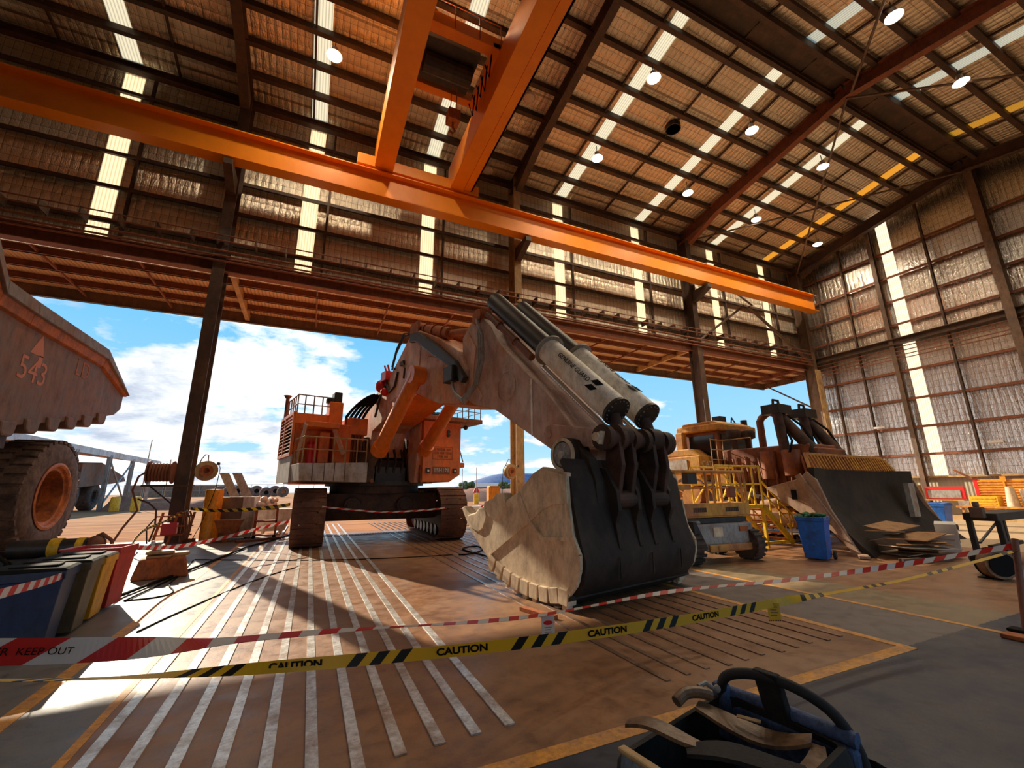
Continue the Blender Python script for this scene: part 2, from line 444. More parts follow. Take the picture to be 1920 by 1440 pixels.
cover = wr(dens, [(.520,(0,0,0)),(.60,(1,1,1))])
sh = cn(2.6, 9, (3.17,1.60,.5), .62)
cl = wr(sh, [(.34,(.50,.57,.70)),(.44,(.78,.83,.90)),(.54,(1.08,1.08,1.08))])
blue = wr(zz, [(0,(.62,.80,.92)),(.10,(.36,.68,.92)),(.35,(.16,.52,.88)),(1,(.06,.24,.6))])
skyc = wx(cover, blue, cl)
bg = wn('ShaderNodeBackground'); L.new(skyc, bg.inputs['Color']); bg.inputs['Strength'].default_value = .60
ow = wn('ShaderNodeOutputWorld'); L.new(bg.outputs[0], ow.inputs['Surface'])

SC.view_settings.view_transform = 'Standard'; SC.view_settings.look = 'None'
SC.view_settings.gamma = 1; SC.view_settings.use_curve_mapping = False
SC.view_settings.exposure = 0.95
SC.render.film_transparent = False
SC.cycles.max_bounces = 8; SC.cycles.diffuse_bounces = 5; SC.cycles.glossy_bounces = 3; SC.cycles.transmission_bounces = 4
SC.cycles.sample_clamp_indirect = 6; SC.cycles.use_denoising = True
SC.cycles.caustics_reflective = False; SC.cycles.caustics_refractive = False

# ================================================================ THE SETTING
ST = 'structure'
XL, XR = -33.0, 38.5          # end walls
YW, YB = 21.6, -3.2           # long walls (sheeting)
COLX = [-33, -18.7, -4.5, 9.9, 24.1, 37.3]
SL = .174; YR = 9.2; ZR = 21.95
def rz(y): return ZR - SL*abs(y - YR)         # underside of the rafters

bm = MB().box(XL, XR, -6, YW+.1, -.3, 0)
bm.build('floor', 'concrete_floor', kind=ST)
g = MB().strip([[(x, y, -.04) for x in (-700,-60,-20,20,60,700)] for y in (-300,-6.2,21.7,40,80,160,900)])
g.build('ground', 'red_dirt', kind=ST)

# floor rails let into the concrete
def trim(b, mat, **k): return b.build('trim_1', mat, kind=ST, **k)
for i in range(11):
    x = -1.24 + i*.284
    y0 = [1.6,1.6,1.6,1.6,1.6,1.6,3.1,3.53,3.54,3.55,3.56][i]
    trim(MB().box(x-.042, x+.042, y0, 27.5, 0, .012), 'floor_rail')
for i in range(11):
    x = 3.3 + i*.284
    trim(MB().box(x-.030, x+.030, 3.62+.02*(i%3), 27.5, 0, .010), 'floor_rail_shaded')
# yellow lines
trim(MB().box(-2.16,-2.02, 3.0, 20, 0, .004), 'line_paint')
trim(MB().box(-1.42,-1.35, 1.5, 20, 0, .004), 'line_paint')
trim(MB().box(-1.35, 6.46, 3.02, 3.17, 0, .004), 'line_paint')
trim(MB().box(6.34, 6.46, 3.02, 20, 0, .0045), 'line_paint')
trim(MB().box(8.02, 8.12, 2.2, 20, 0, .004), 'line_paint')
# drain grate across the doorway
b = MB()
for i in range(150):
    x = -5 + i*.115
    b.box(x, x+.055, 20.0, 20.55, .0, .014)
b.box(-5, 12.3, 19.97, 20.0, 0, .014).box(-5, 12.3, 20.55, 20.58, 0, .014)
trim(b, 'grate')

# ---- sheeting with gaps for the translucent strips
STRX = [-30,-23.5,-16,-9.15,-1.35,4.75,13.5,20.1,27.8,34.0]
ZB, ZE = 11.45, 20.85         # bottom of the wall above the doorway, eave
def spans(a, b, cuts, hw):
    out = []; x = a
    for c in sorted(cuts):
        if c-hw > x: out.append((x, c-hw))
        x = c+hw
    out.append((x, b)); return out
HW = .38
b = MB()
for x0, x1 in spans(XL, XR, STRX, HW): b.box(x0, x1, YW, YW+.06, ZB, ZE)
b.build('wall_back', 'foil', kind=ST)
wn_ = 0
for i, x in enumerate(STRX):
    wn_ += 1
    MB().box(x-HW, x+HW, YW+.01, YW+.03, ZB, ZE).build('window_%d' % wn_, 'skylight', kind=ST)
def roofpt(x, y, up=0): return (x, y, rz(y) + up)
for side in (0, 1):
    ya, yb = (YR, YW+.3) if side == 0 else (YB-.3, YR)
    b = MB()
    for x0, x1 in spans(XL, XR, STRX, HW):
        b.hexa([roofpt(x0,ya,1.03), roofpt(x1,ya,1.03), roofpt(x1,yb,1.03), roofpt(x0,yb,1.03), roofpt(x0,ya,1.09), roofpt(x1,ya,1.09), roofpt(x1,yb,1.09), roofpt(x0,yb,1.09)])
    b.build('ceiling', 'foil', kind=ST)
    for i, x in enumerate(STRX):
        wn_ += 1
        y0, y1 = (YR+.7, YW-.5) if side == 0 else (YB+.8, YR-.7)
        MB().hexa([roofpt(x-HW,y0,1.04), roofpt(x+HW,y0,1.04), roofpt(x+HW,y1,1.04), roofpt(x-HW,y1,1.04), roofpt(x-HW,y0,1.06), roofpt(x+HW,y0,1.06), roofpt(x+HW,y1,1.06), roofpt(x-HW,y1,1.06)]).build('window_%d' % wn_, 'skylight_amber' if i == 9 else 'skylight', kind=ST)
        bb = MB()
        for (u0,u1) in ((ya,y0),(y1,yb)):
            bb.hexa([roofpt(x-HW,u0,1.03), roofpt(x+HW,u0,1.03), roofpt(x+HW,u1,1.03), roofpt(x-HW,u1,1.03), roofpt(x-HW,u0,1.09), roofpt(x+HW,u0,1.09), roofpt(x+HW,u1,1.09), roofpt(x-HW,u1,1.09)])
        bb.build('ceiling', 'foil', kind=ST)
# end walls
YS0, YS1 = 14.21, 14.95
b = MB()
fnx = lambda p, q, t: (t, p, q)
for y0, y1 in ((YB, YS0), (YS1, YW)):
    pl = [(y0, 2.4), (y1, 2.4), (y1, rz(y1)+1.05)]
    if y0 < YR < y1: pl.append((YR, rz(YR)+1.05))
    pl.append((y0, rz(y0)+1.05))
    b.prism(pl, fnx, XR, XR+.08)
b.build('wall_right', 'foil_end', kind=ST)
wn_ += 1
MB().box(XR+.01, XR+.03, YS0, YS1, 2.4, rz(YS0)+.6).build('window_%d' % wn_, 'skylight_end_glow', kind=ST)
MB().box(XR-.02, XR+.12, YB, YW, 0, 2.4).build('wall_right', 'wall_sheet', kind=ST)
b = MB().prism([(YB,0),(YW,0),(YW,rz(YW)+1.05),(YR,rz(YR)+1.05),(YB,rz(YB)+1.05)], fnx, XL-.08, XL)
b.build('wall_left', 'foil_end', kind=ST)
# wall behind the camera: sheeted around door openings widened for fill light
b = MB().box(XL, XR, YB-.06, YB, 7.0, ZE)
b.box(XL, -14, YB-.06, YB, 0, 7.0).box(-3, 4, YB-.06, YB, 0, 7.0).box(28, XR, YB-.06, YB, 0, 7.0)
b.build('wall_front', 'foil', kind=ST)

# ---- portal frames: columns and rafters
def struct(b, name, mat='struct', **k): return b.build(name, mat, kind=ST, **k)
for x in COLX:
    edge = x in (COLX[0], COLX[-1])
    b = MB().ibeam((x,20.85,0),(x,20.85,rz(20.85)+.8), .46, .82, .05, (0,1,0))
    b.box(x-.36, x+.36, 20.36, 21.35, 0, .06)
    struct(b, 'column', 'tan_paint' if 9 < x < 11 else ('struct_grey' if x > 30 else 'struct'), bev=.008)
    b = MB().ibeam((x,YB+.6,0),(x,YB+.6,rz(YB+.6)+.8), .46, .82, .05, (0,1,0)); struct(b, 'column')
    for y0, y1 in ((YR, 21.2),(YR, YB+.2)):
        m = 'struct_red' if 23 < x < 25 else 'struct'
        b = MB().ibeam((x,y0,rz(y0)+.40),(x,y1,rz(y1)+.40), .40, .80, .045)
        # haunch at the eave
        ye = y1 - (1.0 if y1 > y0 else -1.0); yh = ye - (2.6 if y1 > y0 else -2.6)
        b.prism([(yh, rz(yh)+.02),(ye, rz(ye)+.05),(ye, rz(ye)-.55)], fnx, x-.20, x+.20)
        struct(b, 'rafter', m)
    if not edge:      # crane bracket on the column
        b = MB().prism([(20.45,15.7),(20.45,14.9),(20.2,14.9),(19.0,15.45),(19.0,15.7)], fnx, x-.17, x+.17)
        struct(b, 'column_bracket', 'struct')
# purlins
yy = []
n = 8
for i in range(1, n+1): yy.append(YR + i*(YW-.5-YR)/n)
for y in yy[:-1] + [2*YR-v for v in yy] + [YR-.55, YR+.55]:
    b = MB().beam((XL,y,rz(y)+.88),(XR,y,rz(y)+.88), .16, .30)
    b.beam((XL,y+.05,rz(y)+.74),(XR,y+.05,rz(y)+.74), .20, .03)
    struct(b, 'purlin', 'struct')
# eave strut and ridge capping
struct(MB().ibeam((XL,20.95,rz(20.95)+.55),(XR,20.95,rz(20.95)+.55), .32, .36, .03), 'eave_strut')
struct(MB().beam((XL,YR-.62,rz(YR)+.62),(XR,YR-.62,rz(YR)+.62),.2,.42).beam((XL,YR+.62,rz(YR)+.62),(XR,YR+.62,rz(YR)+.62),.2,.42).box(XL,XR,YR-.55,YR+.55,rz(YR)+.86,rz(YR)+.9), 'ridge_beam', 'struct')
# bridging bars between the purlins
for k in range(len(COLX)-1):
    x0, x1 = COLX[k], COLX[k+1]
    for f in (.2, .5, .8):
        x = x0+(x1-x0)*f
        struct(MB().beam(roofpt(x,YR,.9), roofpt(x,YW-.3,.9), .09, .10), 'purlin_bridging')
        struct(MB().beam(roofpt(x,YR,.9), roofpt(x,YB+.3,.9), .09, .10), 'purlin_bridging')
# roof and wall bracing rods in the last bay
xa, xb = COLX[4], COLX[5]
for (p, q) in (((xa,YR,rz(YR)-.02),(xb,20.6,rz(20.6)-.05)), ((xa,20.6,rz(20.6)-.05),(xb,YR,rz(YR)-.02)), ((xa,YR,rz(YR)-.05),(xb,YB+1,rz(YB+1))), ((xa-.2,YR-.3,rz(YR)-.05),(COLX[3],YB+1,rz(YB+1)))):
    struct(MB().tube([p,q], .06, 8), 'roof_brace', 'struct_grey')
xm = (xa+xb)/2
struct(MB().tube([(xa,20.6,11.9),(xm-1.2,20.5,15.6)], .09, 8), 'wall_brace', 'struct_grey')
struct(MB().tube([(xb,20.6,11.7),(xm-.6,20.5,15.6)], .11, 8), 'wall_brace', 'struct_grey')
struct(MB().tube([(xa,20.7,18.9),(xm,20.6,15.9)], .07, 8), 'wall_brace', 'struct_grey')
# girts along the long wall
for z in (12.95, 14.6, 16.25, 17.9, 19.5):
    struct(MB().beam((XL,YW-.16,z),(XR,YW-.16,z), .22, .10).beam((XL,YW-.28,z-.06),(XR,YW-.28,z-.06),.03,.14), 'girt')
for x in [v+.85 for v in STRX]:
        struct(MB().beam((x,YW-.2,ZB),(x,YW-.2,ZE-.3), .10, .16, (0,1,0)), 'wall_mullion')
# lintel above the doorway, pipes and conduits
struct(MB().ibeam((XL,21.2,11.62),(XR,21.2,11.62), .4, .5, .04), 'lintel', 'struct_red')
struct(MB().box(XL,XR,20.95,21.3,11.95,12.0), 'lintel', 'struct_red')
for (y, z, r) in ((20.25,12.45,.035),(20.25,12.72,.03),(20.3,12.0,.05),(20.35,11.78,.045),(20.35,11.55,.04)):
    struct(MB().tube([(XL,y,z),(37,y,z)], r, 8), 'wall_pipe', 'struct_red')
b = MB()
x = XL
while x < 37:
    b.box(x-.025,x+.025,20.22,20.9,12.40,12.76); x += 1.19
struct(b, 'pipe_bracket', 'struct')

# ---- canopy over the doorway
CZ = 11.62; CY1 = 27.45; CXR = 40.6
MB().box(XL, CXR, YW-.2, CY1, CZ+.30, CZ+.36).build('ceiling', 'canopy_sheet', kind=ST)
for y in (22.9, 24.5, 26.0):
    struct(MB().box(XL, CXR, y-.05, y+.05, CZ-.02, CZ+.30).box(XL,CXR,y-.12,y+.05,CZ-.02,CZ+.0), 'canopy_purlin', 'struct_red')
struct(MB().box(XL, CXR, CY1-.08, CY1, CZ-.32, CZ+.42).box(XL,CXR,CY1-.2,CY1,CZ-.32,CZ-.29), 'canopy_fascia', 'struct_grey')
struct(MB().box(CXR-.08, CXR, YW, CY1, CZ-.25, CZ+.42), 'canopy_fascia', 'struct_grey')
for k in range(len(COLX)-1):
    for j in range(4):
        x = COLX[k] + (COLX[k+1]-COLX[k])*j/4 + .3
        main = j == 0
        struct(MB().beam((x,YW-.3,CZ+.10),(x,CY1-.1,CZ-.02), .22 if main else .07, .34 if main else .10), 'canopy_beam', 'tan_paint' if main else 'struct_red')
struct(MB().beam((37.6,YW,CZ+.1),(37.6,CY1-.1,CZ),.2,.34), 'canopy_beam', 'struct_red')
struct(MB().tube([(37.4,21.3,8.2),(39.6,26.5,CZ-.2)], .07, 8), 'canopy_beam', 'struct_grey')

# ---- end wall framing
XF = 38.15
for y, w_, d_ in ((YR,.42,.7),(12.3,.12,.2),(YS1+.42,.26,.4),(17.6,.12,.2),(19.6,.1,.2)):
    struct(MB().ibeam((XF-d_/2+.1,y,0 if w_>.2 else 2.4),(XF-d_/2+.1,y,rz(y)+.6), w_, d_, .03, (1,0,0)), 'end_wall_post', 'struct_grey' if w_>.2 else 'struct')
for z in (3.95,5.85,7.85,9.9,13.4,15.2,17.1,19.1):
    y1 = 21.3 if z < 19.9 else 14
    struct(MB().beam((XF+.12,YB,z),(XF+.12,y1,z), .2, .10).beam((XF,YB,z-.05),(XF,y1,z-.05),.03,.14), 'end_wall_girt', 'struct_red')
struct(MB().ibeam((XF-.2,YB,12.05),(XF-.2,21.2,12.05), .5, .45, .04), 'end_wall_beam', 'struct')
for z in (11.6,11.3,11.0,10.75):
    struct(MB().tube([(XF-.25,YB,z),(XF-.25,20.9,z)], .035, 8), 'wall_pipe', 'struct_red')
struct(MB().box(XF+.1,XR-.02,YB,YW,2.34,2.46), 'trim_2', 'tan_paint')
# conduits on the right-hand corner column
for k in range(5):
    struct(MB().tube([(36.95+.12*k,20.3-.02*k,.1),(36.95+.12*k,20.3-.02*k,11.2)], .04, 8), 'wall_pipe', 'tan_paint')

# ================================================================ CRANE
rb = MB().ibeam((XL+.5,19.35,16.55),(36.75,19.35,16.55), .62, 1.42, .05)
rb.box(XL+.5,36.7,19.27,19.43,17.26,17.36)
o = rb.build('crane_runway_beam', 'crane_orange')
tag(o, 'long orange steel runway beam carried by the columns below the eave', 'beam')
b = MB().ibeam((XL+.5,YB+1.9,16.55),(36.7,YB+1.9,16.55), .62, 1.42, .05)
o = b.build('crane_runway_beam', 'crane_orange'); tag(o, 'orange runway beam on the camera side of the hall', 'beam')
cr = thing('overhead_crane', 'orange twin girder overhead travelling crane spanning the hall under the roof', 'crane', (0,0,0))
YG0, YG1 = -1.6, 19.75
MB().box(1.42,2.32,YG0,YG1-.2,17.45,18.95).build('girder', 'crane_orange', cr, bev=.02)
g2 = MB().box(5.30,6.0,YG0,YG1-.2,17.45,19.0).build('girder', 'crane_orange', cr, bev=.02)
b = MB().box(6.05,6.5,YG0,YG1,17.55,17.68).box(6.42,6.5,YG0,YG1,17.55,18.2)
for y in (6,9,12,15,18): b.box(5.95,6.75,y,y+.12,18.1,18.2)
b.build('walkway', 'crane_orange', cr)
MB().box(.6,6.9,19.05,19.65,17.40,18.0).build('end_carriage', 'crane_orange', cr, bev=.02)
MB().box(.6,6.9,YG0,YG0+.6,17.40,18.0).build('end_carriage', 'crane_orange', cr, bev=.02)
tr = MB().box(2.0,5.6,12.3,12.75,18.95,19.5).box(2.0,5.6,15.0,15.35,18.95,19.4).box(2.2,2.5,12.3,15.35,18.9,19.2).box(5.0,5.4,12.3,15.35,18.9,19.2)
tr = tr.build('trolley', 'crane_orange', cr, bev=.02)
hb = MB().box(2.55,4.7,12.95,14.85,19.0,19.7); hb.cyl((2.6,13.9,18.9),(4.6,13.9,18.9),.42,16)
hb.build('hoist', 'black_metal', tr)
b = MB()
for dx in (-.12,.12): b.tube([(4.0+dx,14.2,18.7),(4.0+dx,14.3,17.2)], .02, 6)
b.box(3.75,4.25,14.05,14.55,16.7,17.2); b.tube([(4.0,14.3,16.7),(4.0,14.3,16.45),(4.12,14.3,16.3),(4.0,14.3,16.15),(3.86,14.3,16.25)],.05,8)
b.build('hook_block', 'rust_orange', tr)
b = MB()
for z in (19.55,20.0): b.tube([(2.4,12.2,z),(5.3,12.2,z)],.025,6)
for x in (2.4,3.4,4.4,5.3): b.tube([(x,12.2,18.9),(x,12.2,20.0)],.025,6)
b.build('handrail', 'rust_orange', tr)
b = MB()
for k in range(5): b.tube([(5.05,12.6+.5*k,18.9),(5.0,12.75+.5*k,17.9-.2*(k%2)),(4.9,12.95+.5*k,18.7)],.03,6)
b.build('festoon_cable', 'black', tr)

# ================================================================ HIGH BAY LAMPS
LAMPS = [
 ((627,105),1,0,'lit high bay lamp beside the roof strip left of the crane'),
 ((1226,147),1,0,'lit high bay lamp high on the first bright roof strip right of the crane'),
 ((1120,297),1,0,'lit high bay lamp low on the first bright roof strip right of the crane'),
 ((1410,245),1,0,'lit high bay lamp high on the second bright roof strip right of the crane'),
 ((1290,362),1,0,'lit high bay lamp near the eave by the second roof strip right of the crane'),
 ((1543,313),1,0,'lit high bay lamp in the last bay, upper one beside the pale roof strip'),
 ((1418,412),1,0,'lit high bay lamp in the last bay, lower one beside the pale roof strip'),
 ((1533,458),1,0,'lit high bay lamp below the amber roof strip near the end wall'),
 ((815,35),1,0,'lit high bay lamp half hidden behind the left crane girder above the trolley'),
 ((992,183),0,0,'unlit high bay lamp right of the right-hand crane girder'),
 ((915,320),0,0,'unlit high bay lamp in the dark roof corner above the crane runway beam'),
 ((1676,32),1,1,'bright high bay lamp on the far roof slope, nearest the top of the photo'),
 ((1802,155),1,1,'bright high bay lamp on the far roof slope, close to the end wall'),
]
LPOS = [(-0.81,16.75,20.59),(13.49,12.23,21.37),(13.46,16.95,20.55),(20.79,12.38,21.35),(20.67,17.01,20.54),(27.44,12.44,21.34),(27.41,17.1,20.53),(34.82,17.25,20.5),(2.93,13.77,21.1),(8.14,15.26,20.84),(7.77,19.91,20.04),(20.85,5.77,21.3),(27.7,6.07,21.36)]
for (q, on, sl_, lab), (x, y, z) in zip(LAMPS, LPOS):
    t = thing('high_bay_lamp', lab, 'lamp', (x,y,z), 0, 'high bay lamps under the roof')
    MB().lathe([(.10,.42),(.14,.40),(.15,.22),(.20,.16),(.34,.0),(.33,.0),(.19,.14),(.12,.18)],(0,0,0),(0,0,1),20).build('reflector', 'lamp_off', t, True)
    MB().lathe([(.30,.01),(.26,-.05),(.12,-.08),(.01,-.085)],(0,0,0),(0,0,1),20).build('lens', 'lamp_glow' if on else 'lamp_off', t, True)
    top = rz(y)+.8-z
    MB().cyl((0,0,.40),(0,0,max(.5,top)),.02,6).build('hanger', 'black_metal', t)
    if on:
        l = bpy.data.lights.new('lamp_light', 'SPOT'); l.energy = 850; l.spot_size = 2.5; l.spot_blend = .6; l.color = (1,.82,.58); l.shadow_soft_size = .25
        lo = bpy.data.objects.new('lamp_light', l); COL.objects.link(lo); lo.parent = t; lo.location = (0,0,-.12)
vx, vy, vz = (17.02,14.46,21.78)
t = thing('roof_vent', 'round dark roof ventilator with blades painted pale to look sky-lit', 'ventilator', (vx,vy,vz))
b = MB().lathe([(.42,.0),(.42,.3),(.38,.3),(.38,0)],(0,0,0),(0,0,1),24); b.build('throat', 'vent_open', t)
b = MB()
for k in range(8): b.box(-.3,.3,-.32+.085*k,-.28+.085*k,.0,.05)
b.build('blade', 'corner_light', t)  # pale colour imitates sky light; the roof sheet above is closed

# ================================================================ EXCAVATOR
ex = thing('excavator', 'large orange mining excavator with faded boom and bucket resting on the workshop floor', 'excavator', (2.45,19.0,0), math.radians(-77.5))
side = lambda p, q, t: (p, t, q)
# ---- undercarriage
TRK = Matrix.Rotation(math.radians(-12.5), 4, 'Z')
def stadium(n, xr, r):
    L1 = 2*xr; tot = 2*L1 + 2*math.pi*r; out = []
    for i in range(n):
        d = tot*i/n
        if d < L1: out.append((xr-d, 2*r, -1, 0))
        elif d < L1+math.pi*r:
            a = (d-L1)/r; out.append((-xr-r*math.sin(a), r+r*math.cos(a), -math.cos(a), -math.sin(a)))
        elif d < 2*L1+math.pi*r: out.append((-xr+d-L1-math.pi*r, 0, 1, 0))
        else:
            a = (d-2*L1-math.pi*r)/r; out.append((xr+r*math.sin(a), r-r*math.cos(a), math.cos(a), math.sin(a)))
    return out
shoe = MB().box(-.155,.155,-.5,.5,-.075,.0).box(-.02,.05,-.5,.5,-.11,-.07)
shoe.box(-.20,-.155,-.5,-.28,-.07,-.01).box(-.20,-.155,.28,.5,-.07,-.01).box(.155,.2,-.24,.24,-.07,-.01).box(-.12,.12,-.16,.16,0,.14)
shoe_me = None
for yc in (-2.42, 2.45):
    tf = MB().box(-2.5,2.5,-.30,.30,.42,1.35)
    tf.cyl((2.35,-.28,.93),(2.35,.28,.93),.74,24).cyl((-2.35,-.28,.93),(-2.35,.28,.93),.74,24)
    tr = tf.build('track', 'machine_dark', ex, bev=.02)
    tr.matrix_local = TRK @ Matrix.Translation((0,yc,0))
    for k in range(7):
        MB().cyl((-1.8+.6*k,-.34,.33),(-1.8+.6*k,.34,.33),.20,14).build('roller','black_metal',tr,True)
    for k in range(3):
        MB().cyl((-1.3+1.3*k,-.3,1.55),(-1.3+1.3*k,.3,1.55),.13,12).build('roller','black_metal',tr,True)
    for (x,z,dx,dz) in stadium(44, 2.33, .86):
        if shoe_me is None:
            so_ = shoe.build('track_shoe','shoe_dust',tr); shoe_me = so_.data
        else:
            so_ = bpy.data.objects.new('track_shoe', shoe_me); COL.objects.link(so_); so_.parent = tr
        so_.matrix_local = Matrix(((dx,0,-dz,x),(0,1,0,0),(dz,0,dx,z+.09),(0,0,0,1)))
b = MB().prism([(-1.5,.75),(1.5,.75),(1.7,1.1),(1.5,1.72),(-1.5,1.72),(-1.7,1.1)], side, -2.2, 2.2)
b.cyl((0,0,1.7),(0,0,2.02),1.75,40)
for y in (-1.0,.9): b.cyl((1.55,y,1.3),(1.80,y,1.28),.30,20).cyl((1.75,y,1.28),(1.84,y,1.28),.20,20)
cb = b.build('carbody','machine_dark',ex,bev=.02); cb.matrix_local = TRK.copy()
MB().cyl((0,0,2.0),(0,0,2.16),1.95,40).build('slew_ring','black_metal',ex)

# ---- house
b = MB().box(-1.25,1.0,-3.45,-.95,2.25,4.25).box(-5.4,-1.2,-2.4,-.95,2.25,4.2).box(-5.4,-.4,-.95,2.3,2.25,4.0).prism([(-1.2,2.25),(1.0,2.25),(.6,2.1),(-1.0,2.1)], side, -3.3, 2.3)
hs = b.build('house_body','machine_bright',ex,bev=.02)
b = MB().box(-1.4,1.04,-3.50,-3.44,2.12,3.1)
b.build('side_skirt','light_grey',ex,bev=.01)
b = MB().box(-1.35,1.03,-3.56,-3.46,3.05,3.14).box(-1.35,1.03,-3.56,-3.46,4.55,4.66).box(-1.35,-1.27,-3.56,-3.46,3.1,4.6).box(.95,1.03,-3.56,-3.46,3.1,4.6).box(-.5,-.42,-3.56,-3.46,3.1,4.6)
lf = b.build('louver_frame','machine_bright',ex)
MB().box(-1.3,1.0,-3.47,-3.45,3.1,4.58).build('louver_backing','black',lf)
b = MB()
for k in range(11): b.hexa([(-1.3,-3.47,3.18+.128*k),(1.0,-3.47,3.18+.128*k),(1.0,-3.55,3.14+.128*k),(-1.3,-3.55,3.14+.128*k),(-1.3,-3.47,3.22+.128*k),(1.0,-3.47,3.22+.128*k),(1.0,-3.55,3.17+.128*k),(-1.3,-3.55,3.17+.128*k)])
b.build('slat','faded_orange',lf)
MB().box(-1.3,1.04,-3.5,-2.25,4.22,4.62).build('radiator_top','machine_bright',ex,bev=.02)
# front platform with its railing
pl = MB().prism([(-3.42,2.15),(-1.2,2.10),(-1.2,2.80),(-3.48,2.72)], lambda p,q,t:(t,p,q), 1.0, 2.42).build('front_platform','light_grey',ex,bev=.015)
for y in (-3.05,-2.68,-2.35,-2.0): MB().box(2.42,2.432,y,y+.02,2.14,2.78).build('panel_seam','struct',pl)
MB().box(1.0,2.38,-1.25,-.95,2.1,3.3).build('front_step','machine_dark',ex,bev=.015)
def rail(name, pts, posts, z0, z1, mid, mat, par, r=.025):
    b = MB(); b.tube([(x,y,z1) for x,y in pts], r, 8); b.tube([(x,y,mid) for x,y in pts], r*.85, 8)
    for x,y in posts: b.tube([(x,y,z0),(x,y,z1)], r, 8)
    return b.build(name, mat, par, True)
rail('handrail', [(1.1,-3.42),(2.36,-3.38),(2.36,-1.25),(1.6,-1.0)], [(1.3,-3.42),(1.8,-3.4),(2.36,-3.38),(2.36,-3.0),(2.36,-2.4),(2.36,-2.0),(2.36,-1.6),(2.36,-1.25),(1.6,-1.0)], 2.75, 3.62, 3.2, 'tan_paint', ex)
rail('handrail', [(1.0,-3.45),(1.0,-2.6),(1.0,-2.0),(-.5,-2.0)], [(1.0,-3.45),(1.0,-3.2),(1.0,-2.9),(1.0,-2.6),(1.0,-2.3),(1.0,-2.0),(.4,-2.0),(-.3,-2.0)], 4.6, 5.3, 4.95, 'grey_steel', ex)
rail('handrail', [(1.0,-3.45),(-.2,-3.45),(-1.2,-3.45)], [(.6,-3.45),(.2,-3.45),(-.2,-3.45),(-.7,-3.45),(-1.2,-3.45)], 4.6, 5.3, 4.95, 'grey_steel', ex)
rail('handrail', [(.2,-2.0),(-2,-1.6),(-3.5,-1.6)], [(.2,-2.0),(-.8,-1.8),(-2,-1.6),(-3.5,-1.6)], 4.25, 5.25, 4.8, 'grey_steel', ex)
MB().cyl((-.9,-3.5,4.3),(-.9,-3.5,5.45),.07,10).cyl((-.9,-3.5,5.45),(-.9,-3.5,5.58),.07,12,.16).build('air_intake','struct_red',ex,True)
# recess front: orange back wall, posts, overhang and its diagonal braces
MB().box(1.0,1.9,-3.30,-2.15,4.02,4.22).build('overhang','machine_bright',ex,bev=.02)
MB().beam((1.9,-3.28,4.1),(1.15,-3.36,2.8),.08,.14).build('brace','faded_orange',ex); MB().beam((1.6,-2.25,4.05),(1.95,-1.95,3.1),.08,.14).build('brace','faded_orange',ex)
MB().box(.98,1.02,-3.44,-1.0,2.75,4.2).build('front_panel','machine_orange',ex)
b = MB()
for y in (-2.95,-2.8): b.cyl((1.35,y,2.78),(1.35,y,3.45),.10,14).cyl((1.35,y,3.45),(1.35,y,3.6),.05,10)
b.build('extinguisher','red',ex,True)
MB().box(1.02,1.5,-2.7,-2.35,2.8,3.9).build('locker','machine_orange',ex,bev=.02)
MB().box(1.02,1.42,-2.2,-1.55,2.8,4.25).build('valve_housing','machine_orange',ex,bev=.03)
MB().box(.6,1.1,-2.35,-1.85,4.2,5.15).build('exhaust_box','machine_bright',ex,bev=.03)
MB().cyl((.85,-2.25,5.1),(.85,-2.25,5.3),.2,14).box(.65,1.05,-2.2,-1.9,5.1,5.55).build('exhaust_hood','black_metal',ex,bev=.03)
b = MB()
for k in range(6):
    y = -1.72+.13*k
    b.tube([(1.1,y,2.9),(1.1,y,4.55)],.045,8)
b.build('hydraulic_pipe','dozer_brown',ex,True)
b = MB()
for k in range(5):
    y = -1.7+.16*k
    pts = [(1.05-.0*k,y,4.5)]
    for j in range(9):
        a = math.pi*.5*j/8
        pts.append((1.05+.55*(1-math.cos(a))+.2*math.sin(a), y+.55*math.sin(a)*.8*(1-.1*k)+.35*(1-math.cos(a)), 4.6+.85*math.sin(a)))
    b.tube(pts,.055,8)
b.build('hose','black',ex,True)
MB().box(-.8,1.4,-1.7,-.95,3.9,4.55).build('pump_cover','machine_orange',ex,bev=.03)
# centre: dark boom foot brackets and winch gear
b = MB()
for y in (-.95,-.75,.75,.95): b.prism([(-.6,2.1),(1.7,2.1),(1.5,2.7),(.9,3.9),(-.1,3.9),(-.6,3.2)], side, y-.05, y+.05)
b.box(.2,1.2,-.9,.9,2.1,3.0)
b.build('boom_bracket','machine_dark',ex,bev=.01)
b = MB()
for y in (-1.3,-1.0,.95,1.2): b.prism([(1.0,2.1),(2.4,2.1),(2.3,2.75),(1.9,2.85),(1.3,2.4)], side, y-.06, y+.06)
b.build('cylinder_bracket','dozer_brown',ex,bev=.01)
b = MB().box(.9,1.6,-.6,.6,2.15,2.7)
for k in range(4): b.tube([(1.5,-.5+.3*k,2.3),(1.7,-.45+.3*k,2.9),(1.3,-.4+.3*k,3.4)],.05,8)
b.build('swivel_hose','black_metal',ex)
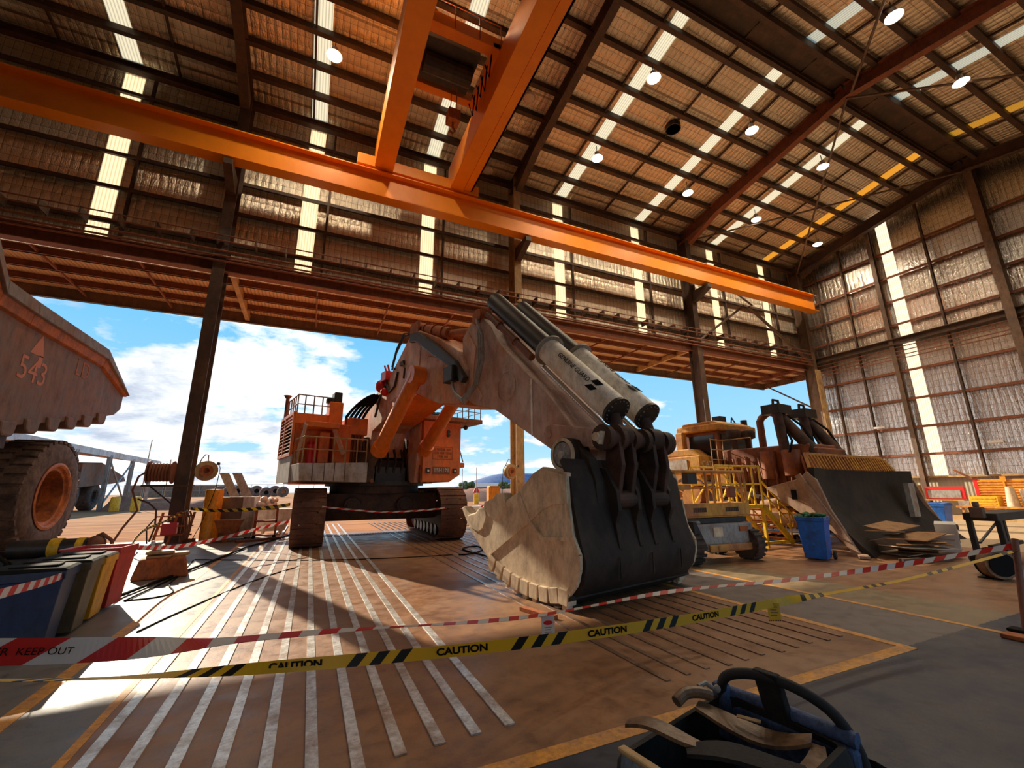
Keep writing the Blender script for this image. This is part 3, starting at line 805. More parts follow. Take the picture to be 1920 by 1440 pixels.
# ---- operator tower and cab on the other side
b = MB().prism([(.95,2.12),(2.15,2.12),(2.64,2.42),(2.66,4.55),(.95,4.55)], lambda p,q,t:(t,p,q), -2.0, 2.40)
tw = b.build('cab_tower','machine_orange',ex,bev=.02)
b = MB().prism([(.72,2.1),(.98,2.1),(.98,4.5),(.9,4.5)], lambda p,q,t:(t,p,q), 1.2, 2.2); b.build('tower_edge','faded_orange',ex,bev=.02)
fx = Matrix(((0,0,1,2.41),(1,0,0,0),(0,1,0,0),(0,0,0,1)))
def onfront(lat, z, d=0): return Matrix(((0,0,1,2.41+d),(1,0,0,lat),(0,1,0,z),(0,0,0,1)))
b = MB().box(2.39,2.415,1.40,2.16,2.44,2.72); npl = b.build('number_plate','struct_red',ex)
text('number_lettering','15H181','light_grey',.215,onfront(1.78,2.575,.008),npl,bold=.006)
b = MB().box(2.40,2.412,1.38,2.28,3.02,3.04).box(2.40,2.412,1.38,2.28,3.50,3.52).box(2.40,2.412,1.38,1.40,3.02,3.52).box(2.40,2.412,2.26,2.28,3.02,3.52)
wsg = b.build('warning_sign','rust_orange',ex)
b = MB(); rr = random.Random(4)
for j, z in enumerate((3.37,3.23,3.09)):
    y = 1.46 if j < 2 else 1.6
    while y < (2.2 if j < 2 else 2.05):
        wd = rr.uniform(.03,.06)
        b.box(2.40,2.413,y,y+wd,z,z+.09); y += wd+.02
        if rr.random() < .12: y += .05
b.build('worn_lettering','rust_orange',wsg)
b = MB().box(2.39,2.46,1.1,1.28,2.48,2.66).box(2.39,2.46,2.3,2.46,2.48,2.66); hl = b.build('headlamp','black_metal',ex)
MB().box(2.46,2.47,1.14,1.22,2.52,2.6).build('lens','corner_light',hl); MB().box(2.46,2.47,2.34,2.42,2.52,2.6).build('lens','corner_light',hl)
MB().cyl((2.4,2.05,4.15),(2.46,2.05,4.15),.07,14).cyl((2.4,2.05,4.0),(2.46,2.05,4.0),.07,14).build('lamp_cluster','black_metal',ex)
MB().box(-.6,2.7,.75,3.55,4.56,4.74).build('cab_platform','dozer_brown',ex,bev=.02)
cabb = MB().box(-.4,1.9,.95,2.45,4.75,5.02).build('cab_housing','black_metal',ex,bev=.04)
MB().box(1.88,1.93,1.05,1.65,4.80,5.02).build('cab_window','glass_dark',cabb); MB().box(1.88,1.93,1.75,2.35,4.80,5.02).build('cab_window','glass_dark',cabb)
MB().box(1.9,2.4,1.0,1.7,4.75,4.88).box(1.9,2.3,1.9,2.3,4.75,4.86).build('cab_equipment','black_metal',ex,bev=.03)
rail('handrail', [(2.6,1.0),(2.6,3.5),(-.5,3.5)], [(2.6,2.6),(2.6,2.9),(2.6,3.2),(2.6,3.5),(1.6,3.5),(.6,3.5),(-.5,3.5)], 4.74, 5.35, 5.05, 'struct_grey', ex, .02)
b = MB().tube([(2.2,2.64,4.4),(2.2,2.95,4.4)],.02,6).ball((2.2,3.0,4.42),.10,8); b.build('mirror','black_metal',ex,True)
b = MB().tube([(1.8,2.68,4.5),(1.9,2.72,3.6),(2.0,2.85,2.95)],.025,6).tube([(2.0,2.68,4.5),(2.1,2.74,3.6),(2.2,2.9,2.95)],.025,6); b.build('boarding_ladder','grey_steel',ex,True)
b = MB().box(1.6,2.3,2.6,2.92,2.72,2.92); b.build('ladder_step','machine_orange',ex,bev=.03)
MB().box(-6.0,-5.2,-2.3,2.2,2.15,3.9).build('counterweight','machine_orange',ex,bev=.08)

# ---- boom
BOOM = [(.2,3.1),(-.5,3.6),(-.62,4.58),(-.15,5.03),(1.78,5.78),(2.55,5.9),(3.07,6.25),(4.55,7.22),(5.2,7.12),(6.6,6.45),(7.9,5.65),(8.35,5.0),(8.17,4.05),(6.98,4.23),(5.11,4.94),(2.51,4.42),(1.2,4.1),(1.0,3.1)]
bo = MB().prism(BOOM, side, -.70, .70).build('boom','faded_orange',ex,bev=.03)
b = MB().prism([(.38,4.08),(2.51,4.37),(5.11,4.89),(5.11,4.93),(2.51,4.41),(.38,4.12)], side, -.66,.66); b.build('underside_bounce','machine_bright',bo)  # bright orange sheet painting in light reflected onto the boom's underside
b = MB().prism([(4.95,5.0),(6.9,4.28),(8.1,4.08),(8.15,4.6),(7.6,5.45),(6.0,6.0),(5.2,5.7)], side, -.73,-.69); b.build('side_doubler','faded_orange',bo,bev=.02)
b = MB().prism([(2.7,5.75),(4.6,7.05),(5.4,6.5),(5.35,5.7),(4.7,5.2),(3.0,5.0)], side, -.72,-.69); b.build('side_doubler','faded_orange',bo,bev=.02)
b = MB().prism([(4.75,7.1),(5.3,7.0),(6.6,6.25),(7.9,5.35),(8.45,4.75),(8.3,4.62),(7.7,5.2),(6.4,5.95),(5.2,6.7),(4.7,6.8)], side, -.84,-.68); b.build('cable_trough','black_metal',bo,bev=.02)
for y in (-.42,.42):
    b = MB().tube([(4.75,y,7.36),(6.9,y,6.55)],.20,16).tube([(6.9,y,6.55),(8.5,y,6.15)],.11,14).cyl((4.75,y-.18,7.36),(4.75,y+.18,7.36),.24,14)
    for f in (.25,.55,.85): b.tube([(4.75+2.15*f-.03,y,7.36-.81*f+.01),(4.75+2.15*f+.03,y,7.36-.81*f-.01)],.235,16)
    b.build('arm_cylinder','rust_orange',ex,True)
b = MB()
for y in (-.42,.42): b.box(4.4,5.1,y-.28,y-.2,6.9,7.55).box(4.4,5.1,y+.2,y+.28,6.9,7.55)
b.build('cylinder_lug','rust_orange',bo,bev=.02)
# valve block and pipes on the boom's shoulder
b = MB().box(2.2,2.7,-.86,-.4,5.9,6.25).ball((2.1,-.75,5.75),.26,8).ball((2.55,-.8,5.45),.16,8).tube([(2.3,-.6,6.1),(2.1,-.7,6.6)],.04,6).tube([(2.5,-.6,6.1),(2.45,-.7,6.55)],.04,6)
b.build('valve_block','red',bo,True)
b = MB()
for dz in (0,.13): b.tube([(4.35,-.55,7.3),(3.9,-.7,7.4-dz),(3.3,-.72,6.95-dz),(2.95,-.72,6.35-dz),(3.25,-.72,6.2)],.035,8)
b.tube([(2.5,-.7,6.2),(2.6,-.78,5.8),(3.0,-.78,5.35),(3.4,-.76,5.5),(3.6,-.74,6.0)],.045,8)
b.tube([(2.55,-.74,5.8),(2.1,-.8,5.3),(1.7,-.8,4.6)],.045,8)
b.build('boom_pipe','black_metal',bo,True)
b = MB().box(3.85,4.15,-.80,-.68,6.15,6.3).tube([(4.1,-.78,6.2),(4.35,-.80,5.95),(4.3,-.8,5.6)],.035,8); b.build('hose_clamp','machine_dark',bo)
MB().box(7.45,8.0,-.95,-.68,4.75,5.2).build('hose_junction','black_metal',bo,bev=.03)

# ---- lift cylinders of the boom
for sgn, (tp, md, rd) in ((-1, ((5.95,5.32),(3.11,3.22),(1.99,2.50))), (1, ((5.6,5.6),(2.35,3.40),(1.45,2.52)))):
    y = 1.05*sgn
    P = lambda q: (q[0], y, q[1])
    b = MB().tube([P(tp),P(md)],.235,22)
    dx = (md[0]-tp[0])/3.5; dz = (md[1]-tp[1])/3.5
    b.tube([(md[0]-dx*.22,y,md[1]-dz*.22),(md[0]+dx*.12,y,md[1]+dz*.12)],.295,22)
    b.cyl((tp[0],y-.22,tp[1]),(tp[0],y+.22,tp[1]),.28,18)
    c = b.build('boom_cylinder','machine_bright',ex,True)
    MB().tube([P(md),P(rd)],.125,16).cyl((rd[0],y-.2,rd[1]),(rd[0],y+.2,rd[1]),.2,16).build('cylinder_rod','ram_brown',c,True)

# ---- arm
ARM = [(8.88,6.42),(8.35,6.35),(7.93,6.05),(7.95,5.58),(8.05,5.05),(8.07,4.65),(8.11,4.25),(8.53,4.02),(9.57,3.70),(11.75,2.47),(12.15,2.15),(12.5,2.2),(12.6,2.5),(12.2,2.93),(12.06,3.11),(11.57,3.64),(9.8,5.32),(9.25,6.05)]
ar = MB().prism(ARM, side, -.60, .60).build('arm','dusty_arm',ex,bev=.03)
b = MB().prism([(8.0,5.9),(8.3,6.1),(8.7,5.55),(8.55,4.75),(9.05,4.15),(8.9,4.05),(8.35,4.65),(8.45,5.45)], side, -.625,-.595); b.build('weld_plate','faded_orange',ar,bev=.008)
MB().tube([(10.05+.35*math.cos(2*math.pi*k/36),-.605,4.2+.35*math.sin(2*math.pi*k/36)) for k in range(37)],.012,6).build('inspection_cover','dusty_arm',ar,True)
b = MB().box(10.95,11.0,-.612,-.595,2.95,4.2); b.build('weld_seam','guard_white',ar)
b = MB()
for k, o_ in enumerate((0,.09,.18)):
    b.tube([(8.85,-.68-.02*k,6.3),(9.1+o_,-.80,5.7),(9.2+o_,-.84,5.0),(9.0+o_*.8,-.86,4.4),(8.5+o_*.4,-.9,4.12-.06*k),(8.05,-.9,4.4),(7.7,-.82,4.95)],.042,8)
b.build('hose','grey_steel',ar,True)
b = MB().box(8.5,9.0,-.62,-.3,6.3,6.62).box(8.5,9.0,.3,.62,6.3,6.62).cyl((8.75,-.66,6.42),(8.75,.66,6.42),.22,16); b.build('cylinder_lug','rust_orange',ar,bev=.02)
b = MB().cyl((11.72,-.80,2.86),(11.72,.80,2.86),.15,6).cyl((11.72,-.84,2.86),(11.72,-.78,2.86),.09,16); b.build('link_pin','dusty_arm',ar)

# ---- bucket cylinders in their white guards
for y, mm in ((-.36,1),(.56,-1)):
    a0 = V((9.0,y,6.58)); a1 = V((13.12,y,2.72)); d = (a1-a0).normalized(); up = V((-d.z,0,d.x)); 
    if up.z < 0: up = -up
    o_ = up*.30
    at = lambda f, h=.30: a0 + d*f + up*h
    c = MB().tube([at(.05),at(2.9)],.245,24).build('bucket_cylinder','black_metal',ex,True)
    MB().tube([at(.3,-.02)+V((0,-.22,0)),at(2.75,-.02)+V((0,-.22,0))],.085,12).tube([at(1.0,-.02)+V((0,-.22,0)),at(1.06,-.02)+V((0,-.22,0))],.11,12).tube([at(1.9,-.02)+V((0,-.22,0)),at(1.96,-.02)+V((0,-.22,0))],.11,12).build('feed_pipe','struct_red',c,True)
    gd = MB().tube([at(2.95),at(5.28)],.275,32).build('guard','guard_white',c,True)
    MB().lathe([(.275,0),(.36,0),(.36,.05),(.275,.05)],at(2.9),d,32).build('flange','grey_steel',c)
    MB().cyl(at(5.27),at(5.33),.285,32).build('end_cap','black_metal',c)
    b = MB()
    for k in range(16):
        q = 2*math.pi*k/16; l = V((0,1,0)); b.cyl(at(5.32)+(l*math.cos(q)+up*math.sin(q))*.235,at(5.35)+(l*math.cos(q)+up*math.sin(q))*.235,.014,6)
    b.build('bolt','grey_steel',c)
    MB().tube([at(3.0,-.09),at(5.62,-.09)],.055,16).build('cylinder_rod','chrome',c,True)
    MB().tube([at(5.3,.2),a1],.12,14).cyl(a1+V((0,-.16,0)),a1+V((0,.16,0)),.2,18).build('rod_eye','machine_dark',c,True)
    # lettering faces outwards and slightly towards the near side
    nrm = (up*.62 + V((0,-.78,0))).normalized()
    if y > 0: nrm = (up*.99 + V((0,-.05,0))).normalized()
    yv = nrm.cross(d).normalized(); 
    M = basis(d, yv, at(4.02)+nrm*.277)
    text('guard_lettering','GENUINE GUARD','black',.135,M,gd,.002)
    b = MB()
    for k in range(2):
        e = at(4.72+.0*k)+nrm*.2765+yv*(.075*(1-2*k)); 
        b.hexa([e+d*x+yv*(t*.055)+nrm*z+d*(.04*t) for z in (-.006,.003) for x,t in ((-.09,-1),(.09,-1),(.09,1),(-.09,1))])
    b.build('guard_logo','black',gd)

# ---- link and idler bars
b = MB().cyl((13.12,-.84,2.66),(13.12,1.02,2.66),.155,20)
for y in (-.80,-.45,-.12,.25,.85,.98): b.cyl((13.12,y-.06,2.66),(13.12,y+.06,2.66),.225,20)
lk = b.build('bucket_link','machine_dark',ex,True)
for y in (-.36,.60):
    b = MB()
    for dy in (-.17,.17): b.prism([(13.0,2.68),(13.26,2.68),(13.30,2.2),(13.16,1.62),(12.9,1.55),(12.92,2.2)], side, y+dy-.05,y+dy+.05)
    b.cyl((13.08,y-.24,1.62),(13.08,y+.24,1.62),.15,16)
    b.build('link_bar','machine_dark',lk,bev=.015)
for y in (-.74,.74):
    b = MB().prism([(11.6,2.70),(11.62,3.02),(11.8,3.06),(13.05,2.82),(13.2,2.72),(13.12,2.52),(12.9,2.5)], side, y-.07,y+.07); b.build('idler_bar','dusty_arm',lk,bev=.02)
b = MB().cyl((13.12,-.98,2.66),(13.12,-.82,2.66),.13,3).cyl((13.12,-1.02,2.66),(13.12,-.9,2.66),.075,16); b.build('pin_cap','bucket_tan',lk)

# ---- bucket
SH = [(9.95,1.02),(10.6,.52),(11.2,.30),(11.5,.18),(11.9,.06),(12.3,.02),(12.65,.05),(12.98,.20),(13.17,.42),(13.24,.72),(13.14,1.05),(13.04,1.5),(12.98,1.95),(12.8,2.3)]
bk = MB().shell(SH, side, -1.5, 1.5, .07).build('bucket','bucket_dark',ex,True)
PLT = [(9.98,1.06),(11.64,1.75),(12.1,2.08),(12.36,2.18),(12.51,2.16),(12.95,2.06),(12.97,1.55),(13.03,1.07),(13.17,.83),(13.16,.63),(13.08,.41),(12.93,.25),(12.6,.12),(12.27,.08),(11.87,.12),(11.47,.24),(11.2,.36),(10.6,.58)]
for y in (-1.5,1.5):
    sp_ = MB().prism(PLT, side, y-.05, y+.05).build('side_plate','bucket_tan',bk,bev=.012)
    s_ = -1 if y < 0 else 1
    y0 = y+s_*.05
    def rib(pts, w=.05, h=.045, nm='rib'):
        b = MB()
        for (p,q),(p2,q2) in zip(pts[:-1],pts[1:]): b.beam((p,y0+s_*h/2,q),(p2,y0+s_*h/2,q2),h,w,(0,0,1))
        return b
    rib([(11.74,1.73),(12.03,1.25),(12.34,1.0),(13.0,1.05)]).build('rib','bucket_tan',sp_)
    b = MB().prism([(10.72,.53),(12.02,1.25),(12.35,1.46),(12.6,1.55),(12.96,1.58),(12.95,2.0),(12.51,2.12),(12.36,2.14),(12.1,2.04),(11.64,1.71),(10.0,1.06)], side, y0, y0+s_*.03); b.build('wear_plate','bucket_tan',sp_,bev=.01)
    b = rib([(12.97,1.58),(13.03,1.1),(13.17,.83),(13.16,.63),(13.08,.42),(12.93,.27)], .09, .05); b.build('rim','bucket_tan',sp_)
    # heel shrouds round the bottom edge
    base = [(10.74,.52),(10.98,.40),(11.22,.31),(11.47,.235),(11.72,.185),(11.97,.155),(12.22,.14),(12.47,.145),(12.71,.185)]
    for i in range(len(base)):
        p, q = base[i]; p2, q2 = (base[i+1] if i+1 < len(base) else (12.9,.17))
        d = V((p2-p,0,q2-q)); L_ = d.length; d.normalize(); nn = V((d.z,0,-d.x)); 
        if nn.z > 0: nn = -nn
        c = V(((p+p2)/2,y,(q+q2)/2)); 
        b = MB().hexa([c+d*a_+nn*n_+V((0,yy_,0)) for yy_ in (-.10,.10) for a_,n_ in ((-.108,-.13),(.108,-.13),(.10,.10),(-.10,.10))])
        b.hexa([c+d*a_+nn*n_+V((0,yy_,0)) for yy_ in (-.07,.07) for a_,n_ in ((-.06,.05),(.06,.05),(.05,.17),(-.05,.17))])
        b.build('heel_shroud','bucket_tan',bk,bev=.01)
    # side cutters
    for (p,q) in ((10.42,1.23),(11.02,1.50)):
        d = V((.92,0,.39)); nn = V((-.39,0,.92)); c = V((p,y,q))
        P_ = lambda a_, n_, yy_: c+d*a_+nn*n_+V((0,yy_,0))
        poly = [(-.30,-.10),(-.1,-.24),(.1,-.24),(.3,-.08),(.34,.12),(.12,.20),(-.05,.16),(-.34,.22),(-.40,.12)]
        b = MB().prism(poly, lambda a_,n_,t: tuple(P_(a_,n_,t)), -.11, .11)
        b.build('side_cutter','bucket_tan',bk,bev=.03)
# lip with teeth pointing at the machine
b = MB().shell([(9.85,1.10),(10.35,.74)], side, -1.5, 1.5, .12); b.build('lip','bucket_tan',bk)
for k in range(6):
    y = -1.32+.528*k
    b = MB()
    a_ = [(10.05,1.16),(10.12,.86),(9.62,1.26),(9.50,1.42),(9.56,1.44)]
    b.prism([(10.15,1.18),(10.1,.84),(9.66,1.16),(9.46,1.42),(9.55,1.46),(9.8,1.32)], side, y-.11,y+.11)
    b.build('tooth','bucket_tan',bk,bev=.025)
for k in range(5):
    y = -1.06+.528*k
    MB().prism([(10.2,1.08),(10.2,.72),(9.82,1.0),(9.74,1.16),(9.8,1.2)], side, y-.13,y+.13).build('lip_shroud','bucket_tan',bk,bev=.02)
# hinge ears and the ribs down the back
for y in (-.85,.85):
    b = MB().prism([(11.75,1.9),(12.08,2.2),(12.07,2.5),(12.2,2.66),(12.36,2.72),(12.55,2.68),(12.68,2.5),(12.9,2.3),(13.02,1.95),(13.05,1.3),(12.4,1.4)], side, y-.10,y+.10)
    b.cyl((12.36,y-.2,2.41),(12.36,y+.2,2.41),.31,28)
    e = b.build('hinge_ear','bucket_dark',bk,bev=.015)
    s_ = -1 if y < 0 else 1
    MB().lathe([(.24,0),(.24,.03),(.30,.03),(.30,.0),(.24,0)],(12.36,y+s_*.2,2.41),(0,s_,0),28,False).build('rim','bucket_tan',e)
    MB().cyl((12.36,y+s_*.15,2.41),(12.36,y+s_*.215,2.41),.22,24).build('pin_cover','grey_steel',e)
    b = MB().cyl((12.36,y+s_*.2,2.41),(12.36,y+s_*.26,2.41),.07,6)
    for k in range(6): b.cyl((12.36+.16*math.cos(k*1.047),y+s_*.2,2.41+.16*math.sin(k*1.047)),(12.36+.16*math.cos(k*1.047),y+s_*.235,2.41+.16*math.sin(k*1.047)),.02,6)
    b.build('nut','light_grey',e)
for y in (-.63,-.09,.33,.87):
    b = MB().prism([(12.6,2.2),(13.0,2.15),(13.22,1.75),(13.24,1.45),(13.16,1.25),(13.22,.85),(13.1,.8),(12.95,1.4)], side, y-.045,y+.045); b.build('back_rib','bucket_dark',bk,bev=.01)
for y in (-.36,.60):
    MB().cyl((13.1,y-.1,1.62),(13.1,y+.1,1.62),.10,16).build('pin_boss','bucket_tan',bk)
b = MB()
for y in (-.75,.1,.95): b.beam((13.27,y,.42),(13.28,y,.74),.03,.02)
b.build('wear_strip','bucket_dark',bk)
b = MB().shell([(12.0,.055),(12.35,.01),(12.7,.04),(13.0,.19)], side, -1.58, 1.58, .05); b.build('heel_plate','bucket_dark',bk)

# ================================================================ HAUL TRUCK (its tail only reaches into the picture)
tk = thing('haul_truck', 'huge dusty haul truck parked behind the bins, tray tail and rear tyre showing', 'truck', (-7.5,19.1,0))
def tyre(par, x0, x1, R_, rr, y=0, rimmat='rim_orange', name='wheel', lugs=True, tm='tyre_dust'):
    """a wheel whose axle runs along x, outer face at x1"""
    w_ = x1-x0; ax_ = (1,0,0) if x1 > x0 else (-1,0,0); W_ = abs(w_)
    prof = [(rr,.06),(rr+.10,.02),(rr+.30*(R_-rr),.0),(R_-.22*(R_-rr),.0+.03*W_),(R_-.03,.12*W_),(R_,.22*W_),(R_,.78*W_),(R_-.03,.88*W_),(R_-.22*(R_-rr),.97*W_),(rr+.3*(R_-rr),W_),(rr+.10,W_-.02),(rr,W_-.06)]
    t_ = MB().lathe(prof,(x0,y,R_),ax_,56,False).build(name,tm,par,True)
    MB().lathe([(rr,.05*W_),(rr,.93*W_),(rr+.03,W_-.01),(rr-.04*rr,W_+.01),(rr-.10*rr,W_-.03),(rr-.12*rr,W_-.10),(rr-.20*rr,W_-.12),(rr-.22*rr,W_-.55*W_),(rr-.24*rr,W_-.55*W_),(rr-.24*rr,.1*W_)],(x0,y,R_),ax_,40,False).build('rim',rimmat,t_,True)
    MB().lathe([(rr*.77,W_*.40),(rr*.5,W_*.44),(rr*.3,W_*.56),(.02,W_*.58),(.02,.1*W_),(rr*.77,.1*W_)],(x0,y,R_),ax_,32).build('hub','machine_dark',t_,True)
    if lugs:
        b = MB(); nl = 36
        for k in range(nl):
            a = 2*math.pi*k/nl; d = V((0,math.cos(a),math.sin(a))); tg = V((0,-math.sin(a),math.cos(a)))
            for (f0,f1,sh_) in ((.06,.52,.0),(.48,.94,.5)):
                a2 = a+sh_*2*math.pi/nl; d2 = V((0,math.cos(a2),math.sin(a2))); t2 = V((0,-math.sin(a2),math.cos(a2)))
                c = V((x0+w_*(f0+f1)/2,y,R_)); hw_ = abs(w_)*(f1-f0)/2; lw = math.pi*R_/nl*.62
                b.hexa([c+d2*r_+t2*t__+V((s_*hw_,0,0)) for r_ in (R_-.06,R_+.035) for t__,s_ in ((-lw,-1),(lw,-1),(lw,1),(-lw,1))])
        b.build('tread',tm,t_)
    return t_
tyre(tk,-1.15,0,1.74,1.02)
tyre(tk,-2.45,-1.3,1.74,1.02,0,lugs=False)
tyre(tk,-6.35,-7.5,1.74,1.02); tyre(tk,-5.05,-6.2,1.74,1.02,lugs=False)
MB().cyl((-6.2,0,1.74),(-1.3,0,1.74),.55,18).box(-5.2,-2.2,-7,1.2,1.9,2.7).build('chassis','machine_dark',tk)
TY = [(-12,7.05),(-4.4,7.06),(1.04,7.06),(3.62,5.85),(3.55,5.35),(3.40,5.0),(2.08,4.58),(.62,4.12),(-1.03,3.88),(-3.46,3.48),(-12,3.0)]
fny = lambda p, q, t: (t, p, q)
TB = [(-12,7.05),(-7.2,7.06),(-5.0,7.06),(1.04,7.06),(3.62,5.84),(3.52,5.4),(3.5,5.02),(2.08,4.55),(.62,4.07),(-1.03,3.85),(-3.46,3.45),(-12,2.6)]
# photo outline: the upper edge falls in two straight slopes to the tail
TB = [(-12,9.6),(-6.2,8.3),(-5.02,7.02),(-3.63,7),(1.04,7.04),(3.62,5.83),(3.62,5.2),(3.13,4.89),(0.52,4.28),(-3.49,3.52),(-12,3.2)]
ty = MB().prism(TB, fny, -.12, 0).prism(TB, fny, -7.5, -7.38).build('tray','truck_tray',tk,bev=.03)
b = MB()
lo_ = TB[-1:]+TB[-2:-7:-1]
pp = [TB[10],TB[9],TB[8],TB[7],TB[6]]
for (p,q),(p2,q2) in zip(pp[:-1],pp[1:]): b.hexa([(-7.4,p,q),(-.1,p,q),(-.1,p2,q2),(-7.4,p2,q2),(-7.4,p,q+.15),(-.1,p,q+.15),(-.1,p2,q2+.15),(-7.4,p2,q2+.15)])
b.build('tray_floor','truck_tray',ty)
b = MB()
rp = TB[1:6]
for (p,q),(p2,q2) in zip(rp[:-1],rp[1:]):
    b.hexa([(-.06,p,q-.42),(.22,p,q-.36),(.22,p2,q2-(.36 if p2 < 3 else .05)),(-.06,p2,q2-(.42 if p2 < 3 else .05)),(-.06,p,q),(.18,p,q),(.18,p2,q2),(-.06,p2,q2)])
b.build('top_rail','truck_rail',ty,bev=.02)
b = MB()
for (p,q),(p2,q2) in zip(rp[:-1],rp[1:]):
    b.hexa([(-.06,p,q-.72),(.10,p,q-.66),(.10,p2,q2-(.66 if p2 < 3 else .1)),(-.06,p2,q2-(.72 if p2 < 3 else .1)),(-.06,p,q-.42),(.14,p,q-.36),(.14,p2,q2-(.36 if p2 < 3 else .05)),(-.06,p2,q2-(.42 if p2 < 3 else .05))])
b.build('rail_lip','rust_orange',ty,bev=.02)
b = MB()
def on_lo(y):
    for (p,q),(p2,q2) in zip(pp[:-1],pp[1:]):
        if p <= y <= p2: return q+(q2-q)*(y-p)/(p2-p)
    return pp[-1][1]
y = -5.4
while y < 2.6:
    z = on_lo(y); b.prism([(y-.36,z+.12),(y+.36,z+.18),(y+.30,z-.16),(y+.2,z-.26),(y-.2,z-.26),(y-.3,z-.16)], fny, -7.5,.08); y += 1.05
b.build('bolster','truck_tray',ty,bev=.05)
c5 = (-2.77,5.46)
Mt = Matrix(((0,0,1,.006),(1,0,0,c5[0]),(0,1,0,c5[1]-.28),(0,0,0,1)))
text('fleet_number','543','paint_text',.95,Mt,ty)
b = MB().prism([(c5[0]-.35,c5[1]+.22),(c5[0]+.32,c5[1]+.22),(c5[0]+.05,c5[1]+.85)], fny, 0,.006).box(0,.006,c5[0]+.1,c5[0]+.3,c5[1]-.1,c5[1]+.25); b.build('arrow_mark','paint_text',ty)
Mt = Matrix(((0,0,1,.006),(1,0,0,-0.1),(0,1,0,5.92),(0,0,0,1)))
text('side_lettering','LD','rust_orange',.8,Mt,ty)
b = MB().tube([(-.2,-4.9,3.0),(-.2,-3.8,4.2)],.16,10).box(-.6,-.1,-3.3,-2.9,3.0,4.0); b.build('suspension_strut','machine_dark',tk)

# ================================================================ BULLDOZER
dz = thing('bulldozer', 'big yellow tracked bulldozer with a dark worn blade facing the camera', 'bulldozer', (16.9,7.5,0), -1.45)
# local x = forwards (towards the camera), local y = to the viewer's right
C0 = .2
dside = lambda p, q, t: (p, t, q)
def bladept(h, y):   # concave mouldboard
    x = -1.08*h/2.35 - .42*math.sin(math.pi*min(1,h/2.35)) * .9
    wing = max(0, abs(y-C0)-2.3)
    return (x + .22*wing, y, h)
rows = []
for i in range(13):
    h = 2.35*i/12
    rows.append([bladept(h, C0-3.78+7.56*k/24) for k in range(25)])
b = MB().strip(rows); back = [[(p[0]-.14,p[1],p[2]) for p in r] for r in rows]
b.strip(back)
b.strip([[p for p in rows[0]],[p for p in back[0]]]).strip([[p for p in rows[-1]],[p for p in back[-1]]])
b.strip([[r[0] for r in rows],[r[0] for r in back]]).strip([[r[-1] for r in rows],[r[-1] for r in back]])
bl = b.build('blade','blade_dark',dz,True)
b = MB()
for y0, y1 in ((C0-3.78,C0+3.78),): 
    b.hexa([(.06,y0+.3,0),(.06,y1-.3,0),(-.02,y1-.3,0),(-.02,y0+.3,0),(-.20,y0+.3,.30),(-.20,y1-.3,.30),(-.28,y1-.3,.30),(-.28,y0+.3,.30)])
b.build('cutting_edge','machine_dark',bl)
for s_ in (-1,1):
    y = C0+3.78*s_
    b = MB().prism([(-2.2,1.78),(-1.15,2.05),(-.95,2.25),(-.72,2.0),(-.5,1.2),(.05,0),(-.18,.12),(-.55,.6),(-1.1,.9)], dside, y-.05,y+.05); ep = b.build('end_plate','dozer_tan',bl,bev=.015)
    MB().beam((-1.18,y+s_*.08,2.15),(-.02,y+s_*.08,.02),.08,.16).beam((-1.0,y+s_*.1,1.6),(-.6,y+s_*.1,.9),.10,.24).build('end_bit','dozer_tan',ep)
    MB().box(-1.45,-1.3,y-.07,y+.07,1.45,1.72).build('slot','black',ep)
# rock guard above the blade
b = MB(); zt = 2.35
for k in range(30):
    y = C0-3.1+6.0*k/29
    b.beam((-1.05,y,2.33),(-1.22,y,2.78),.07,.10)
b.beam((-1.22,C0-3.15,2.80),(-1.22,C0+2.6,2.82),.10,.08).beam((-1.05,C0-3.35,2.36),(-1.22,C0-3.12,2.80),.08,.08).beam((-1.22,C0+2.6,2.82),(-1.05,C0+3.1,2.36),.08,.08)
b.build('rock_guard','dozer_yellow',bl,bev=.01)
MB().hexa([(-1.12,C0-2.4,2.33),(-1.06,C0-2.4,2.33),(-1.06,C0+3.0,2.33),(-1.12,C0+3.0,2.33),(-1.28,C0-2.4,2.76),(-1.24,C0-2.4,2.76),(-1.24,C0+2.6,2.78),(-1.28,C0+2.6,2.78)]).build('guard_plate','dozer_brown',bl)
b = MB().box(-.6,-.46,C0+2.2,C0+2.75,.75,1.9); b.build('wear_plate','grey_steel',bl)
# lift cylinders standing above the blade
for y, x in ((C0-.95,-2.6),(C0+1.0,-2.6)):
    b = MB().tube([(x-.35,y,4.55),(x+.55,y,3.25),(x+1.2,y,2.0)],.20,16).tube([(x-.15,y-.34,4.5),(x-.05,y-.36,3.1)],.17,14)
    lc = b.build('lift_cylinder','machine_dark',dz,True)
    MB().box(x-.6,x+.05,y-.55,y+.38,4.45,4.8).tube([(x-.3,y-.22,4.8),(x-.3,y-.18,5.02),(x-.3,y+.18,5.02),(x-.3,y+.22,4.8)],.05,8).build('yoke','black_metal',lc,bev=.03)
    b = MB()
    for k in (0,1): b.tube([(x-.2,y+.38+.08*k,4.5),(x+.2,y+.62+.08*k,4.0),(x+.5,y+.6+.08*k,3.3)],.035,8)
    b.tube([(x+.0,y-.2,3.9),(x+.3,y-.5,3.4),(x+.2,y-.6,3.0)],.04,8)
    b.build('hose','black',lc,True)
